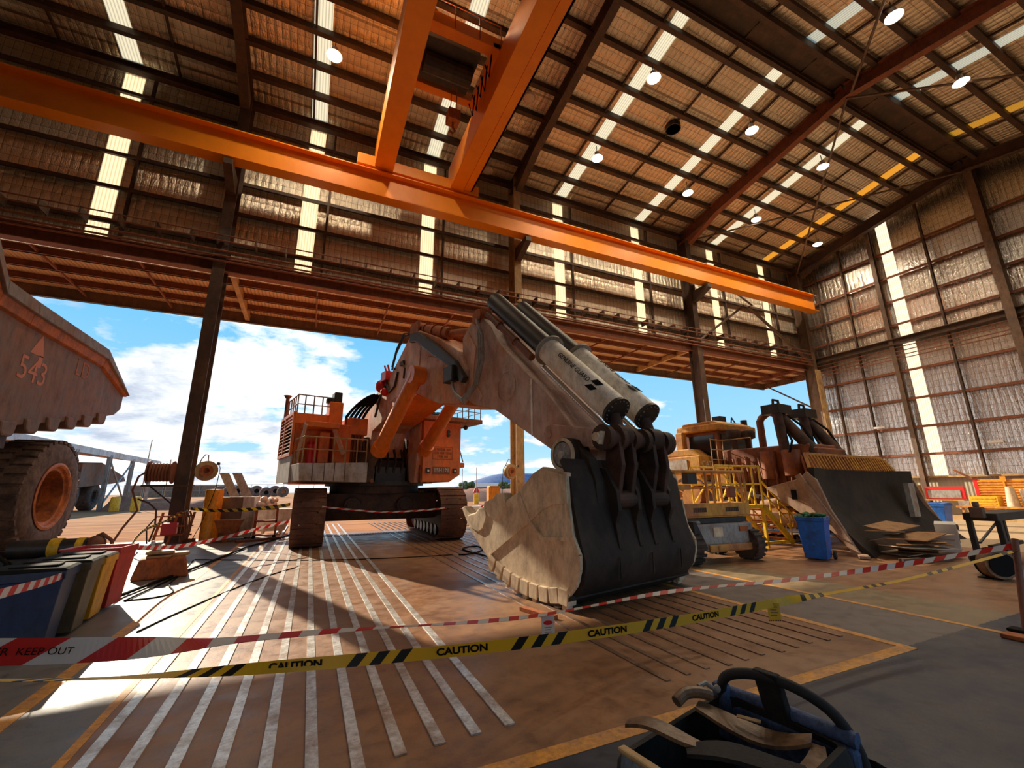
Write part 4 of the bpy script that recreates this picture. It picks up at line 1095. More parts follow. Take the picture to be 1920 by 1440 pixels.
# hull, engine enclosure, cab, tank
b = MB().box(-5.2,-1.9,C0-1.15,C0+1.15,1.2,3.3).box(-1.95,-1.7,C0-1.1,C0+1.1,1.3,3.15)
en = b.build('engine_enclosure','dozer_brown',dz,bev=.06)
b = MB()
for k in range(9): b.beam((-5.0+.36*k,C0-1.18,1.5),(-5.0+.36*k,C0-1.18,3.0),.03,.05)
for k in range(6): b.tube([(-4.7+.5*k,C0-1.25,2.9),(-4.5+.5*k,C0-1.45,2.2),(-4.6+.5*k,C0-1.3,1.6)],.04,8)
b.build('engine_pipe','dozer_brown',en)
MB().cyl((-2.5,C0-1.25,2.2),(-2.5,C0-1.25,3.1),.30,18).cyl((-3.3,C0-1.3,2.1),(-3.3,C0-1.3,3.1),.26,18).build('filter_canister','dozer_brown',en,True)
b = MB().cyl((-3.7,C0-.75,3.3),(-3.7,C0-.75,4.35),.13,16).tube([(-3.7,C0-.75,4.3),(-3.65,C0-.7,4.45),(-3.5,C0-.55,4.62)],.13,14); b.build('exhaust_stack','struct_red',en,True)
for xx,yy_,hh in ((-4.7,-1.0,3.9),(-4.4,-.5,3.85)):
    MB().lathe([(.12,3.3),(.12,hh-.15),(.27,hh-.1),(.29,hh+.1),(.24,hh+.2),(.02,hh+.24)],(xx,C0+yy_,0),(0,0,1),20).build('air_precleaner','machine_dark',en,True)
b = MB().box(-6.9,-5.3,C0-1.1,C0+1.15,2.6,4.15)
cb = b.build('cab','dozer_brown',dz,bev=.04)
MB().box(-5.32,-5.27,C0-.95,C0-.1,2.75,4.0).box(-5.32,-5.27,C0+.1,C0+.95,2.75,4.0).box(-6.7,-5.5,C0-1.13,C0-1.08,2.9,4.0).build('cab_window','glass_dark',cb)
b = MB().box(-7.1,-5.1,C0-1.45,C0+1.45,4.15,4.42).box(-7.15,-6.75,C0-1.5,C0-1.2,2.4,4.2).box(-7.15,-6.75,C0+1.2,C0+1.5,2.4,4.2).prism([(-7.1,4.42),(-5.1,4.42),(-5.4,4.58),(-6.9,4.58)],dside,C0-1.2,C0+1.2)
b.build('rollover_frame','dozer_yellow',dz,bev=.05)
MB().box(-5.9,-5.5,C0-.5,C0-.05,4.55,4.85).build('roof_box','black_metal',dz,bev=.02); MB().cyl((-5.4,C0+1.1,4.4),(-5.4,C0+1.1,4.75),.14,12).build('roof_lamp','black_metal',dz,True); MB().tube([(-5.4,C0+.1,4.5),(-5.4,C0+.2,4.8),(-5.4,C0+.5,4.5)],.03,6).build('roof_pipe','black_metal',dz,True)
b = MB().box(-8.1,-5.6,C0-2.1,C0-1.2,1.9,3.1).prism([(-8.1,3.1),(-5.7,3.1),(-6.1,3.4),(-7.9,3.4)],dside,C0-2.05,C0-1.2)
tkx = b.build('side_tank','dozer_yellow',dz,bev=.04)
MB().box(-7.9,-6.2,C0-2.13,C0-2.09,2.55,2.95).build('panel','light_grey',tkx)
Mt = basis((0,1,0),(0,0,1),(-5.59,C0-1.65,2.75)); text('maker_lettering','CAT','white',.34,Mt,tkx)
MB().box(-8.0,-5.6,C0+1.2,C0+2.1,1.9,3.1).build('side_tank','dozer_yellow',dz,bev=.04)
b = MB()
for z in (3.45,3.8,4.15):
    b.tube([(-7.9,C0-2.0,z),(-7.1,C0-2.0,z)],.02,6)
for x in (-7.9,-7.5,-7.1): b.tube([(x,C0-2.0,3.1),(x,C0-2.0,4.2)],.02,6)
b.build('handrail','black_metal',dz)
b = MB()
for z in (2.9,3.3,3.7): b.tube([(-5.1,C0-2.0,z),(-5.1,C0-1.2,z)],.02,6)
for y in (-2.0,-1.6,-1.2): b.tube([(-5.1,C0+y,2.4),(-5.1,C0+y,3.75)],.02,6)
b.tube([(-5.1,C0-1.2,3.7),(-3.9,C0-1.2,3.7),(-3.9,C0-1.2,3.3)],.02,6)
b.build('handrail','tan_paint',dz)
for s_ in (-1,1):
    y = C0+1.75*s_
    b = MB().box(-7.2,-2.2,y-.25,y+.25,.55,1.15)
    t_ = b.build('track','dozer_yellow',dz,bev=.04)
    MB().cyl((-6.3,y-.28,1.55),(-6.3,y+.28,1.55),.55,24).build('sprocket','dozer_yellow',t_)
    loop = [(-2.3,.09),(-1.95,.25),(-1.8,.6),(-2.0,.98),(-2.4,1.15),(-5.9,2.13),(-6.4,2.22),(-6.85,2.0),(-7.1,1.6),(-7.45,.9),(-7.55,.5),(-7.4,.2),(-7.0,.09)]
    pl_ = loop+[loop[0]]; tot = sum((V(a)-V(b_)).length for a,b_ in zip(pl_[:-1],pl_[1:])); n_ = 38; shoes = []
    for k in range(n_):
        d_ = tot*k/n_
        for a,b_ in zip(pl_[:-1],pl_[1:]):
            l_ = (V(b_)-V(a)).length
            if d_ <= l_:
                q = V(a)+(V(b_)-V(a))*(d_/l_); dr = (V(b_)-V(a)).normalized(); break
            d_ -= l_
        o_ = MB().box(-.15,.15,-.36,.36,-.04,.04).box(-.03,.03,-.36,.36,-.11,-.04).build('track_shoe','machine_dark',t_)
        o_.matrix_local = Matrix(((-dr.x,0,dr.y,q.x),(0,1,0,y),(-dr.y,0,-dr.x,q.y+.02),(0,0,0,1)))
    b = MB().tube([(-5.6,y+.52*s_,.95),(-2.4,y+.66*s_,.75),(-1.2,y+.85*s_,.75)],.22,14).tube([(-3.2,y+.55*s_,1.2),(-1.3,y+.7*s_,1.55)],.16,12)
    b.build('push_arm','dozer_tan',dz,True)

# ================================================================ WHEELIE BINS
def wheelie_bin(label, mat, loc, rz, lidmat=None, lid='closed', grp=None, h=1.0, w=.58, d=.66):
    """local +x is the front of the bin, the wheels sit at the back"""
    t = thing('wheelie_bin', label, 'bin', loc, rz, grp)
    b = MB()
    lv = [(0.04,.80),(.30,.86),(h-.10,1.0),(h-.10,1.06),(h,1.06)]
    ring = lambda z, s_: [(-d/2*s_+.02*(1-s_)*8*0,-w/2*s_,z),(d/2*s_,-w/2*s_,z),(d/2*s_,w/2*s_,z),(-d/2*s_,w/2*s_,z)]
    rows = [ring(z,s_) for z,s_ in lv]
    rows += [[(p[0]*.93,p[1]*.93,p[2]) for p in rows[-1]], [(p[0]*.75,p[1]*.75,.10) for p in rows[0]]]
    vs = [p for r in rows for p in r]
    fs = [(i*4+k,i*4+(k+1)%4,(i+1)*4+(k+1)%4,(i+1)*4+k) for i in range(len(rows)-1) for k in range(4)]
    fs += [(3,2,1,0), tuple((len(rows)-1)*4+k for k in range(4))]
    b.add(vs, fs)
    b.build('body', mat, t, bev=.025)
    for y in (-w/2-.01, w/2+.01):
        MB().cyl((-d/2+.05,y-.03,.11),(-d/2+.05,y+.03,.11),.11,18).build('wheel','rubber',t)
    MB().cyl((-d/2+.05,-w/2,.11),(-d/2+.05,w/2,.11),.015,8).build('axle','grey_steel',t)
    MB().tube([(-d/2-.01,-w*.4,h-.05),(-d/2-.08,-w*.38,h-.02),(-d/2-.08,w*.38,h-.02),(-d/2-.01,w*.4,h-.05)],.016,8).build('handle',lidmat or mat,t,True)
    if lid == 'closed':
        b = MB().hexa([(-d/2*1.08,-w/2*1.08,h),(d/2*1.1,-w/2*1.08,h),(d/2*1.1,w/2*1.08,h),(-d/2*1.08,w/2*1.08,h),(-d/2*1.0,-w/2*.95,h+.05),(d/2*.98,-w/2*.95,h+.03),(d/2*.98,w/2*.95,h+.03),(-d/2*1.0,w/2*.95,h+.05)])
        b.box(-d*.3,d*.35,-w*.25,w*.25,h+.035,h+.06)
        b.build('lid',lidmat or mat,t,bev=.02)
    elif lid == 'open':
        b = MB().hexa([(-d/2-.02,-w/2,h-.02),(-d/2-.02,w/2,h-.02),(-d/2-.06,w/2,h-.02),(-d/2-.06,-w/2,h-.02),(-d/2-.16,-w/2,h-.62),(-d/2-.16,w/2,h-.62),(-d/2-.20,w/2,h-.62),(-d/2-.20,-w/2,h-.62)])
        b.build('lid',lidmat or mat,t,bev=.015)
    return t
GB = 'wheelie bins in a row by the walkway'
ang = math.radians(-62)
wheelie_bin('dark navy wheelie bin with closed lid, at the near end of the bin row', 'navy_bin', (-2.98,7.57,0), math.radians(8), 'black', 'closed', GB, .90)
wheelie_bin('dirty olive wheelie bin with black lid, between the navy and yellow bins', 'olive_bin', (-2.97,8.27,0), math.radians(6), 'black', 'closed', GB, .90)
wheelie_bin('yellow wheelie bin wedged between the olive and red bins', 'yellow_bin', (-3.02,8.95,0), math.radians(4), 'black', 'closed', GB, .88)
rbn = wheelie_bin('red wheelie bin without lid on top, at the far end of the bin row', 'red_bin', (-3.05,9.69,0), math.radians(-4), 'red_bin', 'none', GB, .95, .62, .72)
wheelie_bin('blue wheelie bin heaped with green rags in front of the bulldozer blade', 'blue_bin', (12.02,7.35,0), math.radians(200), 'blue_bin', 'none', None, 1.05, .60, .66)
b = MB(); rr = random.Random(3)
for k in range(26):
    x = 12.02+rr.uniform(-.26,.26); y = 7.35+rr.uniform(-.26,.26)
    b.ball((x,y,1.03+rr.uniform(-.02,.09)), rr.uniform(.05,.10), 5, (1.2,1,.6))
o = b.build('rags','green_cloth',None,True); tag(o,'crumpled green rags heaped in the blue bin by the bulldozer','rags'); o['kind']='stuff'
wheelie_bin('pale blue wheelie bin by the end wall benches, half behind the bulldozer blade', 'blue_bin', (24.4,9.75,0), math.radians(185), 'blue_bin', 'closed', None, 1.05, .9, .9)

# black and yellow pump gear standing behind the bins
px0 = thing('pump_unit', 'black and yellow hose pump unit on a low frame behind the bins', 'pump', (-4.45,12.0,0))
b = MB().box(-.75,.75,-.35,.35,.25,.36)
for x in (-.6,.6):
    for y in (-.3,.3): b.box(x-.04,x+.04,y-.04,y+.04,0,.3)
b.box(-.7,.7,-.3,.3,.36,.60)
b.build('frame','black_metal',px0,bev=.02)
MB().cyl((-.7,0,.76),(.45,0,.76),.17,20).build('motor','black_metal',px0,True)
MB().cyl((-.12,0,.76),(.05,0,.76),.185,20).build('yellow_collar','yellow',px0,True); MB().cyl((.28,0,.76),(.40,0,.76),.18,20).build('yellow_collar','yellow',px0,True)
MB().ball((.55,0,.80),.17,8).tube([(.55,0,.95),(.62,0,1.0),(.8,0,.86),(.84,0,.62)],.035,10).build('pump_head','struct_red',px0,True)
MB().tube([(-.9,-.1,.02),(-.95,-.2,.5),(-.75,-.3,.72),(-.55,-.36,.55),(-.6,-.45,.1),(-.9,-.5,.03)],.035,10).tube([(-1.1,-.1,.03),(-1.2,-.3,.35),(-1.0,-.4,.6),(-.8,-.4,.3)],.03,8).build('hose','black',px0,True)

# orange block with lifting plates, white cup on top
ob = thing('anchor_block', 'low orange steel anchor block with plates on top beside the walkway', 'block', (-2.85,12.55,0), math.radians(12))
MB().hexa([(-.50,-.38,0),(.50,-.38,0),(.50,.38,0),(-.50,.38,0),(-.40,-.28,.42),(.40,-.28,.42),(.40,.28,.42),(-.40,.28,.42)]).build('body','rust_orange',ob,bev=.05)
b = MB().box(-.30,.14,-.24,.24,.42,.47).box(-.32,.18,-.26,.26,.50,.56); b.build('plate','tan_paint',ob,bev=.015)
MB().lathe([(.0,.42),(.20,.42),(.22,.46),(.20,.5),(.0,.5)],(.26,0,0),(0,0,1),20).build('ring_plate','tan_paint',ob,True)
o = MB().lathe([(.05,0),(.065,.16),(.06,.16),(.045,.02)],(-2.98,12.52,.56),(0,0,1),16).build('cup','grey_steel',None,True); tag(o,'small grey cup standing on the orange anchor block','cup')
o = MB(); rr = random.Random(8)
for k in range(9): o.ball((-3.02+rr.uniform(-.08,.08),12.6+rr.uniform(-.06,.06),.60+rr.uniform(0,.12)),rr.uniform(.04,.08),5)
o = o.build('crumpled_paper','white',None,True); tag(o,'crumpled white paper beside the cup on the orange block','paper')

# ================================================================ AROUND THE LEFT DOOR COLUMN
hr = thing('hose_drum', 'rusty hose drum with coiled hose bolted left of the doorway column', 'hose reel', (-4.5,20.3,0))
b = MB()
for k in range(7): b.lathe([(.30,0),(.34,.03),(.34,.07),(.30,.10)],(-.95+.1*k,-.1,2.55),(1,0,0),20)
b.build('coil','struct_red',hr,True)
b = MB().lathe([(.05,0),(.42,0),(.42,.03),(.05,.03)],(-.99,-.1,2.55),(1,0,0),24).lathe([(.05,0),(.42,0),(.42,.03),(.05,.03)],(-.26,-.1,2.55),(1,0,0),24); b.build('flange','struct_red',hr)
MB().box(-1.1,.45,-.25,.1,2.03,2.1).beam((-.9,0,2.05),(-.2,.2,1.4),.05,.05).build('shelf','machine_dark',hr)
MB().tube([(-1.0,-.1,2.6),(-1.25,-.1,2.4),(-1.35,-.1,1.9),(-1.2,-.1,1.5),(-1.1,-.1,1.2),(-1.4,-.2,.6),(-1.6,-.2,.1)],.035,10).build('hose','struct_red',hr,True)
MB().tube([(-1.15,-.1,1.6),(-.8,-.1,1.45),(-.55,-.1,1.2),(-.5,-.1,.6),(-.6,-.1,.1)],.03,8).tube([(-.45,-.2,1.0),(-.7,-.25,.6),(-.6,-.3,.05)],.025,8).build('hose','struct',hr,True)
def round_reel(label, loc, hose):
    t = thing('cable_reel', label, 'hose reel', loc)
    MB().lathe([(.02,-.12),(.37,-.12),(.38,-.09),(.38,.09),(.37,.12),(.02,.12)],(0,0,0),(.25,-1,0),32).build('drum','tan_paint',t,True)
    MB().lathe([(.10,0),(.10,.02),(.22,.02),(.22,0)],(.03,-.125,0),(.25,-1,0),24).build('hub','rust_orange',t)
    MB().tube([(-.35,.1,0),(-.2,.0,.45),(-.1,0,.62),(0,0,.6),(.02,.0,.3)],.02,6).build('bracket','grey_steel',t,True)
    MB().tube(hose,.014,6).build('cable','black',t,True)
    MB().box(.33,.42,-.16,.02,.22,.32).build('outlet','machine_dark',t,bev=.01)
    return t
round_reel('tan round cable reel mounted right of the left doorway column', (-3.72,20.2,2.62), [(.38,-.1,.27),(.46,-.1,.1),(.42,-.1,-.6),(.3,-.1,-1.2),(.1,-.1,-2.0),(-.1,-.1,-2.55)])
round_reel('tan round cable reel on the middle doorway column behind the bucket', (9.24,20.3,2.71), [(-.3,-.1,.3),(-.45,-.1,.1),(-.5,-.1,-.8),(-.5,-.1,-1.8)])
b = MB().beam((-4.75,20.2,2.0),(-4.75,20.2,0.1),.2,.1); b = MB().box(-.55,.55,-.4,.42,0,.9)
# red equipment rack at the foot of the column
rk = thing('hose_rack', 'rusty red hose rack leaning at the foot of the left doorway column', 'rack', (-4.35,19.85,0))
b = MB()
for x in (-.55,-.1,.4): b.beam((x,-.1,0),(x+.1,.25,1.1),.07,.05)
for z in (.3,.6,.95): b.box(-.6,.55,-.02+.1*z,.05+.1*z,z,z+.05)
b.build('frame','rust_orange',rk)
b = MB()
for k in range(4): b.tube([(.15+.09*k,-.12,1.15),(.3+.08*k,-.2,.9),(.38+.05*k,-.22,.5),(.3+.06*k,-.3,.08)],.03,8)
for k in range(9): b.tube([(.35+.05*k,-.35,.05),(.45+.04*k,-.5,.22),(.55+.03*k,-.42,.03)],.02,6)
b.build('hose','dozer_brown',rk,True)
MB().box(-.35,.1,-.15,.1,.35,.75).build('box','red',rk,bev=.02)
bo_ = MB().lathe([(.30,0),(.30,1.86),(.27,1.92),(.02,1.93)],(0,0,0),(0,0,1),28); bo_ = bo_.build('bollard','orange_plastic',None,True,loc=(-3.38,20.5,0)); tag(bo_,'tall orange bollard sleeve right of the left doorway column','bollard')
b = MB().hexa([(0,0,0.35),(.55,0,.35),(.55,.4,.35),(0,.4,.35),(-.15,-.15,.8),(.75,-.15,.8),(.75,.5,.8),(-.15,.5,.8)]).box(.15,.3,.1,.25,0,.4)
o = b.build('tray_stand','rust_orange',None,loc=(-2.95,19.6,0)); tag(o,'rusty tray on a short stand leaning by the orange bollard','tray')
cbn = thing('cabinet', 'dark grey steel cabinet with pale side standing behind the orange bollard', 'cabinet', (-2.75,21.3,0), math.radians(-8))
MB().box(-.75,.35,-.35,.45,.05,1.62).build('body','struct_grey',cbn,bev=.02)
MB().box(.36,.78,-.36,.45,.05,1.62).build('door','light_grey',cbn,bev=.015)
b = MB()
for x in (-.6,.6): b.box(x-.05,x+.05,-.3,.3,0,.06)
b.build('foot','black_metal',cbn)
for k in range(2):
    o = MB().hexa([(0,0,0),(.34,0,0),(.34,.03,0),(0,.03,0),(-.5,.1,.95),(-.16,.1,.95),(-.16,.13,.95),(-.5,.13,.95)]).build('lath_panel','grey_steel',None,loc=(-2.95+.45*k,21.1,1.63))
    tag(o,('grey slatted panel standing on the cabinet, left of the pair','grey slatted panel standing on the cabinet, right of the pair')[k],'panel','slatted panels on the cabinet')
tr_ = thing('trolley', 'orange framed trolley next to the grey cabinet', 'trolley', (-1.5,20.8,0))
b = MB()
for x in (-.4,.35):
    for y in (-.2,.2): b.box(x-.03,x+.03,y-.03,y+.03,.06,1.15)
b.box(-.43,.38,-.23,.23,.62,.68).box(-.43,.38,-.23,.23,1.1,1.16).box(-.43,.38,-.23,.23,.1,.14)
b.build('frame','rust_orange',tr_)
for x in (-.38,.33): MB().cyl((x,-.25,.07),(x,-.19,.07),.07,12).build('wheel','black',tr_)
b = MB(); rr = random.Random(5)
for k in range(16): b.ball((-1.52+rr.uniform(-.28,.3),20.8+rr.uniform(-.15,.15),1.28+rr.uniform(-.06,.22)),rr.uniform(.08,.16),6)
o = b.build('bag','white',None,True); tag(o,'crumpled white plastic bag lying on the orange trolley','bag')
b = MB().hexa([(-.65,-.4,.12),(.4,-.4,.12),(.4,.4,.12),(-.65,.4,.12),(-.75,-.45,1.05),(.75,-.45,1.05),(.75,.45,1.05),(-.75,.45,1.05)]).box(-.5,-.4,-.4,.4,0,.13).box(.2,.3,-.4,.4,0,.13)
o = b.build('skip','light_grey',None,bev=.02,loc=(-1.3,23.0,0)); tag(o,'pale tipping skip standing outside behind the orange trolley','skip')
for k,(x0,x1) in enumerate(((-1.1,-.15),)):
    o = MB().beam((-2.3,19.2,.04),(-.9,20.0,.05),.12,.07).build('timber_bearer','struct_red'); tag(o,'reddish timber bearer lying on the floor by the drain grate','timber')

# ================================================================ RED AND WHITE BARRIER, BOLLARD GUARDS OUTSIDE
o = MB().box(-.55,.55,-.3,.3,0,1.15).box(-.48,.48,-.36,.36,1.15,1.22).build('bollard_guard','orange_plastic',None,bev=.04,loc=(14.16,34.63,0)); tag(o,'wide orange bollard guard outside the doorway, right of the excavator','bollard')
o.scale = (.95,.95,1.75)
rbx = thing('barrier_box', 'red and white plastic barrier box on the floor behind the bucket teeth', 'barrier', (8.87,23.02,0), .2)
MB().hexa([(-.35,-.3,0),(.35,-.3,0),(.35,.3,0),(-.35,.3,0),(-.30,-.2,1.0),(.30,-.2,1.0),(.30,.2,1.0),(-.30,.2,1.0)]).build('body','red',rbx,bev=.04)
MB().hexa([(-1.2,-.3,0),(-.36,-.3,0),(-.36,.3,0),(-1.2,.3,0),(-1.1,-.2,.95),(-.32,-.2,.95),(-.32,.2,.95),(-1.1,.2,.95)]).hexa([(.36,-.3,0),(1.0,-.3,0),(1.0,.3,0),(.36,.3,0),(.32,-.2,.95),(.9,-.2,.95),(.9,.2,.95),(.32,.2,.95)]).build('wing','white',rbx,bev=.04)

# ================================================================ SCISSOR LIFT
lf = thing('access_platform', 'rusty yellow mobile access platform with railed basket on a grey wheeled chassis', 'access platform', (9.55,8.55,0), math.radians(-2))
b = MB().box(-.95,1.05,-.5,.95,.42,.92).box(-1.0,-.6,-.4,.9,.92,1.0)
b.build('chassis','grey_steel',lf,bev=.05)
MB().box(-.55,.95,-.56,-.48,.26,.44).box(-.3,.4,-.58,-.5,.28,.42).build('bumper','dozer_yellow',lf,bev=.03)
MB().box(.55,.85,-.53,-.5,.72,.84).build('marker','rust_orange',lf)
MB().box(-.35,-.05,-.53,-.5,.62,.84).build('plate','bucket_tan',lf)
MB().hexa([(-.95,-.55,.35),(-.6,-.55,.35),(-.6,.2,.35),(-.95,.2,.35),(-1.05,-.58,1.0),(-.95,-.58,1.0),(-.95,.2,1.0),(-1.05,.2,1.0)]).build('mudguard','black_metal',lf)
b = MB()
for s_ in (-1,1):
    for k in range(2): b.beam((-.9,.1+.7*k-.0,1.0),(.9,.15+.7*k,1.02),.1,.08)
b.box(-1.1,1.1,-.3,1.0,.93,1.05); b.build('scissor_stack','black_metal',lf)
for (x,y) in ((-.95,-.35),(.95,-.35),(-.95,.75),(.95,.75)):
    w_ = .34
    pr = [(.17,0),(.24,-.0),(.36,.02),(.385,.07),(.385,.27),(.36,.32),(.24,.34),(.17,.34)]
    s_ = -1 if x < 0 else 1
    tt = MB().lathe(pr,(x-s_*.1,y,.385),(s_,0.10,0),32,False).build('wheel','rubber',lf,True)
    b = MB().lathe([(.17,.04),(.17,.30),(.10,.24),(.02,.24)],(x-s_*.1,y,.385),(s_,.10,0),20); b.build('rim','machine_dark',tt,True)
    b = MB()
    for k in range(18):
        a = 2*math.pi*k/18; d2 = V((0,math.cos(a),math.sin(a))); t2 = V((0,-math.sin(a),math.cos(a))); c = V((x-s_*.1+s_*.17,y,.385))
        b.hexa([c+d2*r_+t2*q+V((m_*.16,0,0)) for r_ in (.36,.405) for q,m_ in ((-.035,-1),(.035,-1),(.035,1),(-.035,1))])
    b.build('tread','rubber',tt)
bs = MB().box(-1.38,1.22,-.30,1.05,1.06,1.14).box(-1.40,1.24,-.34,-.28,1.10,1.42).box(-1.40,-1.34,-.3,1.05,1.1,1.42).box(1.18,1.24,-.3,1.05,1.1,1.42)
bs = bs.build('basket','dozer_yellow',lf,bev=.015)
for dx in (-.75,.35): 
    b = MB(); rr = random.Random(int(dx*100))
    x = dx
    while x < dx+.42:
        wd = rr.uniform(.03,.05); b.box(x,x+wd,-.347,-.34,1.20,1.31); x += wd+.015
    b.build('worn_lettering','machine_dark',bs)
b = MB(); 
for z in (2.22,1.80):
    b.tube([(-1.36,1.0,z),(-1.36,-.26,z),(1.2,-.30,z),(1.2,1.0,z),(-1.36,1.0,z)],.04 if z>2 else .03,8)
for x,y in ((-1.36,-.28),(-1.2,-.28),(-.2,-.3),(.05,-.3),(1.05,-.3),(1.2,-.3),(-1.36,1.0),(1.2,1.0),(-1.36,.5),(1.2,.5)): b.tube([(x,y,1.4),(x,y,2.22)],.035,8)
b.box(-1.3,-.75,-.32,-.28,1.76,1.88)
b.build('guard_rail','dozer_yellow',bs,True)
MB().box(-.75,-.42,-.25,-.05,1.9,2.2).build('control_box','black_metal',bs,bev=.02)
MB().box(.58,.8,-.34,-.2,1.55,1.85).build('control_box','struct_red',bs,bev=.03)

# ================================================================ YELLOW ACCESS STAIRS
sts = thing('access_stairs', 'bright yellow mobile access stairs with handrails in front of the bulldozer track', 'stairs', (11.95,9.75,0), 0)
b = MB().box(-1.05,1.0,-.45,.45,1.18,1.28)
for x in (-1.0,0,.95):
    for y in (-.41,.41): b.box(x-.04,x+.04,y-.04,y+.04,0,1.2)
b.box(-1.05,2.15,-.46,-.38,.10,.18).box(-1.05,2.15,.38,.46,.10,.18)
b.beam((-1.0,-.41,.2),(0,-.41,1.15),.05,.05).beam((0,-.41,1.15),(.95,-.41,.2),.05,.05)
b.build('frame','yellow_rail',sts)
for y in (-.44,.44): MB().beam((.95,y,1.22),(2.15,y,.08),.06,.18).build('stringer','yellow_rail',sts)
for k in range(6):
    f = (k+.5)/6
    MB().box(.95+1.2*f-.11,.95+1.2*f+.11,-.42,.42,1.22-1.1*f-.03,1.22-1.1*f+.01).build('tread','rust_orange',sts)
for y in (-.46,.46):
    b = MB()
    b.tube([(-1.0,y,2.45),(.95,y,2.45)],.028,8); b.tube([(-1.0,y,1.9),(.95,y,1.9)],.024,8)
    for x in (-1.0,-.4,.2,.6,.95): b.tube([(x,y,1.25),(x,y,2.45)],.03,8)
    b.tube([(.95,y,2.02),(2.05,y,1.10),(2.22,y,.92),(2.28,y,.72),(2.2,y,.56),(2.06,y,.54),(1.98,y,.66)],.03,10)
    b.tube([(.98,y,1.66),(2.0,y,.78)],.024,8)
    for f in (.25,.6,.95): b.tube([(.95+1.2*f,y,1.25-1.1*f),(.95+1.2*f,y,2.02-1.0*f)],.024,8)
    b.beam((-1.0,y,1.3),(-.4,y,1.9),.04,.04).beam((-.4,y,1.9),(.2,y,1.3),.04,.04).beam((.2,y,1.3),(.6,y,1.9),.04,.04).beam((-1.0,y,2.45),(-.4,y,1.95),.04,.04)
    b.build('handrail','yellow_rail',sts,True)

# ================================================================ BARRIER TAPES
def ribbon(name, pts, w_, mat, label, cat, twist=None, seg=260):
    """flat tape along a smooth path; twist gives the roll angle along it"""
    pts = [V(p) for p in pts]; m = len(pts)
    def at_(t):
        f = t*(m-1); i = min(int(f), m-2); f -= i
        p0 = pts[max(i-1,0)]; p1 = pts[i]; p2 = pts[i+1]; p3 = pts[min(i+2,m-1)]
        return .5*((2*p1)+(p2-p0)*f+(2*p0-5*p1+4*p2-p3)*f*f+(3*p1-p0-3*p2+p3)*f**3)
    vs = []; us = []; L_ = 0; prev = None
    for i in range(seg+1):
        t = i/seg; p = at_(t); q = at_(min(1,t+.002)); r = at_(max(0,t-.002)); d = (q-r).normalized()
        if prev is not None: L_ += (p-prev).length
        prev = p
        a = twist(t) if twist else 0
        h = V((-d.y,d.x,0)).normalized(); u = (d.cross(h)*-1 if d.cross(h).z < 0 else d.cross(h)).normalized()
        ww = u*math.cos(a)+h*math.sin(a); nn = d.cross(ww).normalized()*.0012
        vs += [p-ww*w_/2-nn, p+ww*w_/2-nn, p+ww*w_/2+nn, p-ww*w_/2+nn]; us.append(L_)
    fs = [(4*i+k,4*i+(k+1)%4,4*i+4+(k+1)%4,4*i+4+k) for i in range(seg) for k in range(4)]+[(3,2,1,0),(4*seg,4*seg+1,4*seg+2,4*seg+3)]
    me = bpy.data.meshes.new(name); me.from_pydata([tuple(v) for v in vs],[],fs)
    uv = me.uv_layers.new(name='UVMap')
    for pl in me.polygons:
        for li in pl.loop_indices:
            vi = me.loops[li].vertex_index; uv.data[li].uv = (us[vi//4], 1.0 if vi%4 in (1,2) else 0.0)
    me.materials.append(MAT[mat])
    o = bpy.data.objects.new(name, me); COL.objects.link(o); tag(o, label, cat)
    return o, at_
def near(at_, P, n=400):
    P = V(P); return min((i/n for i in range(n+1)), key=lambda t: (at_(t)-P).length)
def letters_on(at_, body, t, size, par, mat='black', sx=1.0, bold=0, z=0):
    p = at_(t); d = (at_(min(1,t+.012))-at_(max(0,t-.012))).normalized(); up = V((0,0,1)); n_ = d.cross(up).normalized()       # points to the camera side
    M = basis(d, up, p+n_*.004+V((0,0,z))) @ Matrix.Diagonal((sx,1,1,1))
    text('tape_lettering', body, mat, size, M, par, .0004, 'CENTER', bold)
def sm(t, a, b):
    f = max(0,min(1,(t-a)/(b-a))); return f*f*(3-2*f)
tp, at1 = ribbon('barrier_tape', [(-0.902,2.02,1.333),(-0.464,2.207,1.235),(0.237,2.883,1.025),(1.961,3.827,0.678),(4.152,4.316,0.584),(5.952,3.925,0.632),(7.593,3.474,0.756),(8.49,2.64,1.03)], .075, 'tape_red', 'long twisted red and white barrier tape strung across the front of the floor', 'tape', lambda t: .05+1.45*sm(t,.02,.26)-.2*sm(t,.5,.6)+.12*math.sin(t*43)-.45*sm(t,.70,.8))
letters_on(at1, 'DANGER  KEEP OUT', .045, .03, tp)
P2 = [(-2.132,4.736,0.533),(-1.193,4.238,0.56),(-0.094,3.712,0.627),(1.139,3.237,0.697),(2.228,3.07,0.713),(3.423,3.154,0.668),(4.702,3.251,0.644),(6.839,3.163,0.676),(8.45,2.64,0.97)]
tp2, at2 = ribbon('barrier_tape', P2, .078, 'tape_caution', 'yellow tape with black slashes and the word CAUTION, in front of the bucket', 'tape', lambda t: 1.62*(1-sm(t,.12,.32))+.10+1.45*sm(t,.72,.80), 220)
t0_ = near(at2, (1.105,3.253,0.694))
def arc(at_, t, n=200):
    L_ = 0; q = at_(0)
    for i in range(1,n+1): r = at_(t*i/n); L_ += (r-q).length; q = r
    return L_
s0_ = arc(at2, t0_); off_ = .805-s0_
for l in tp2.data.uv_layers[0].data: l.uv = (l.uv[0]+off_, l.uv[1])
for k in (-1,0,1,2):
    lo, hi = 0, 1
    for _ in range(30):
        mid_ = (lo+hi)/2
        if arc(at2, mid_, 60) < s0_+1.15*k: lo = mid_
        else: hi = mid_
    letters_on(at2, 'CAUTION', lo, .062, tp2, 'black', 1.3, .0025)
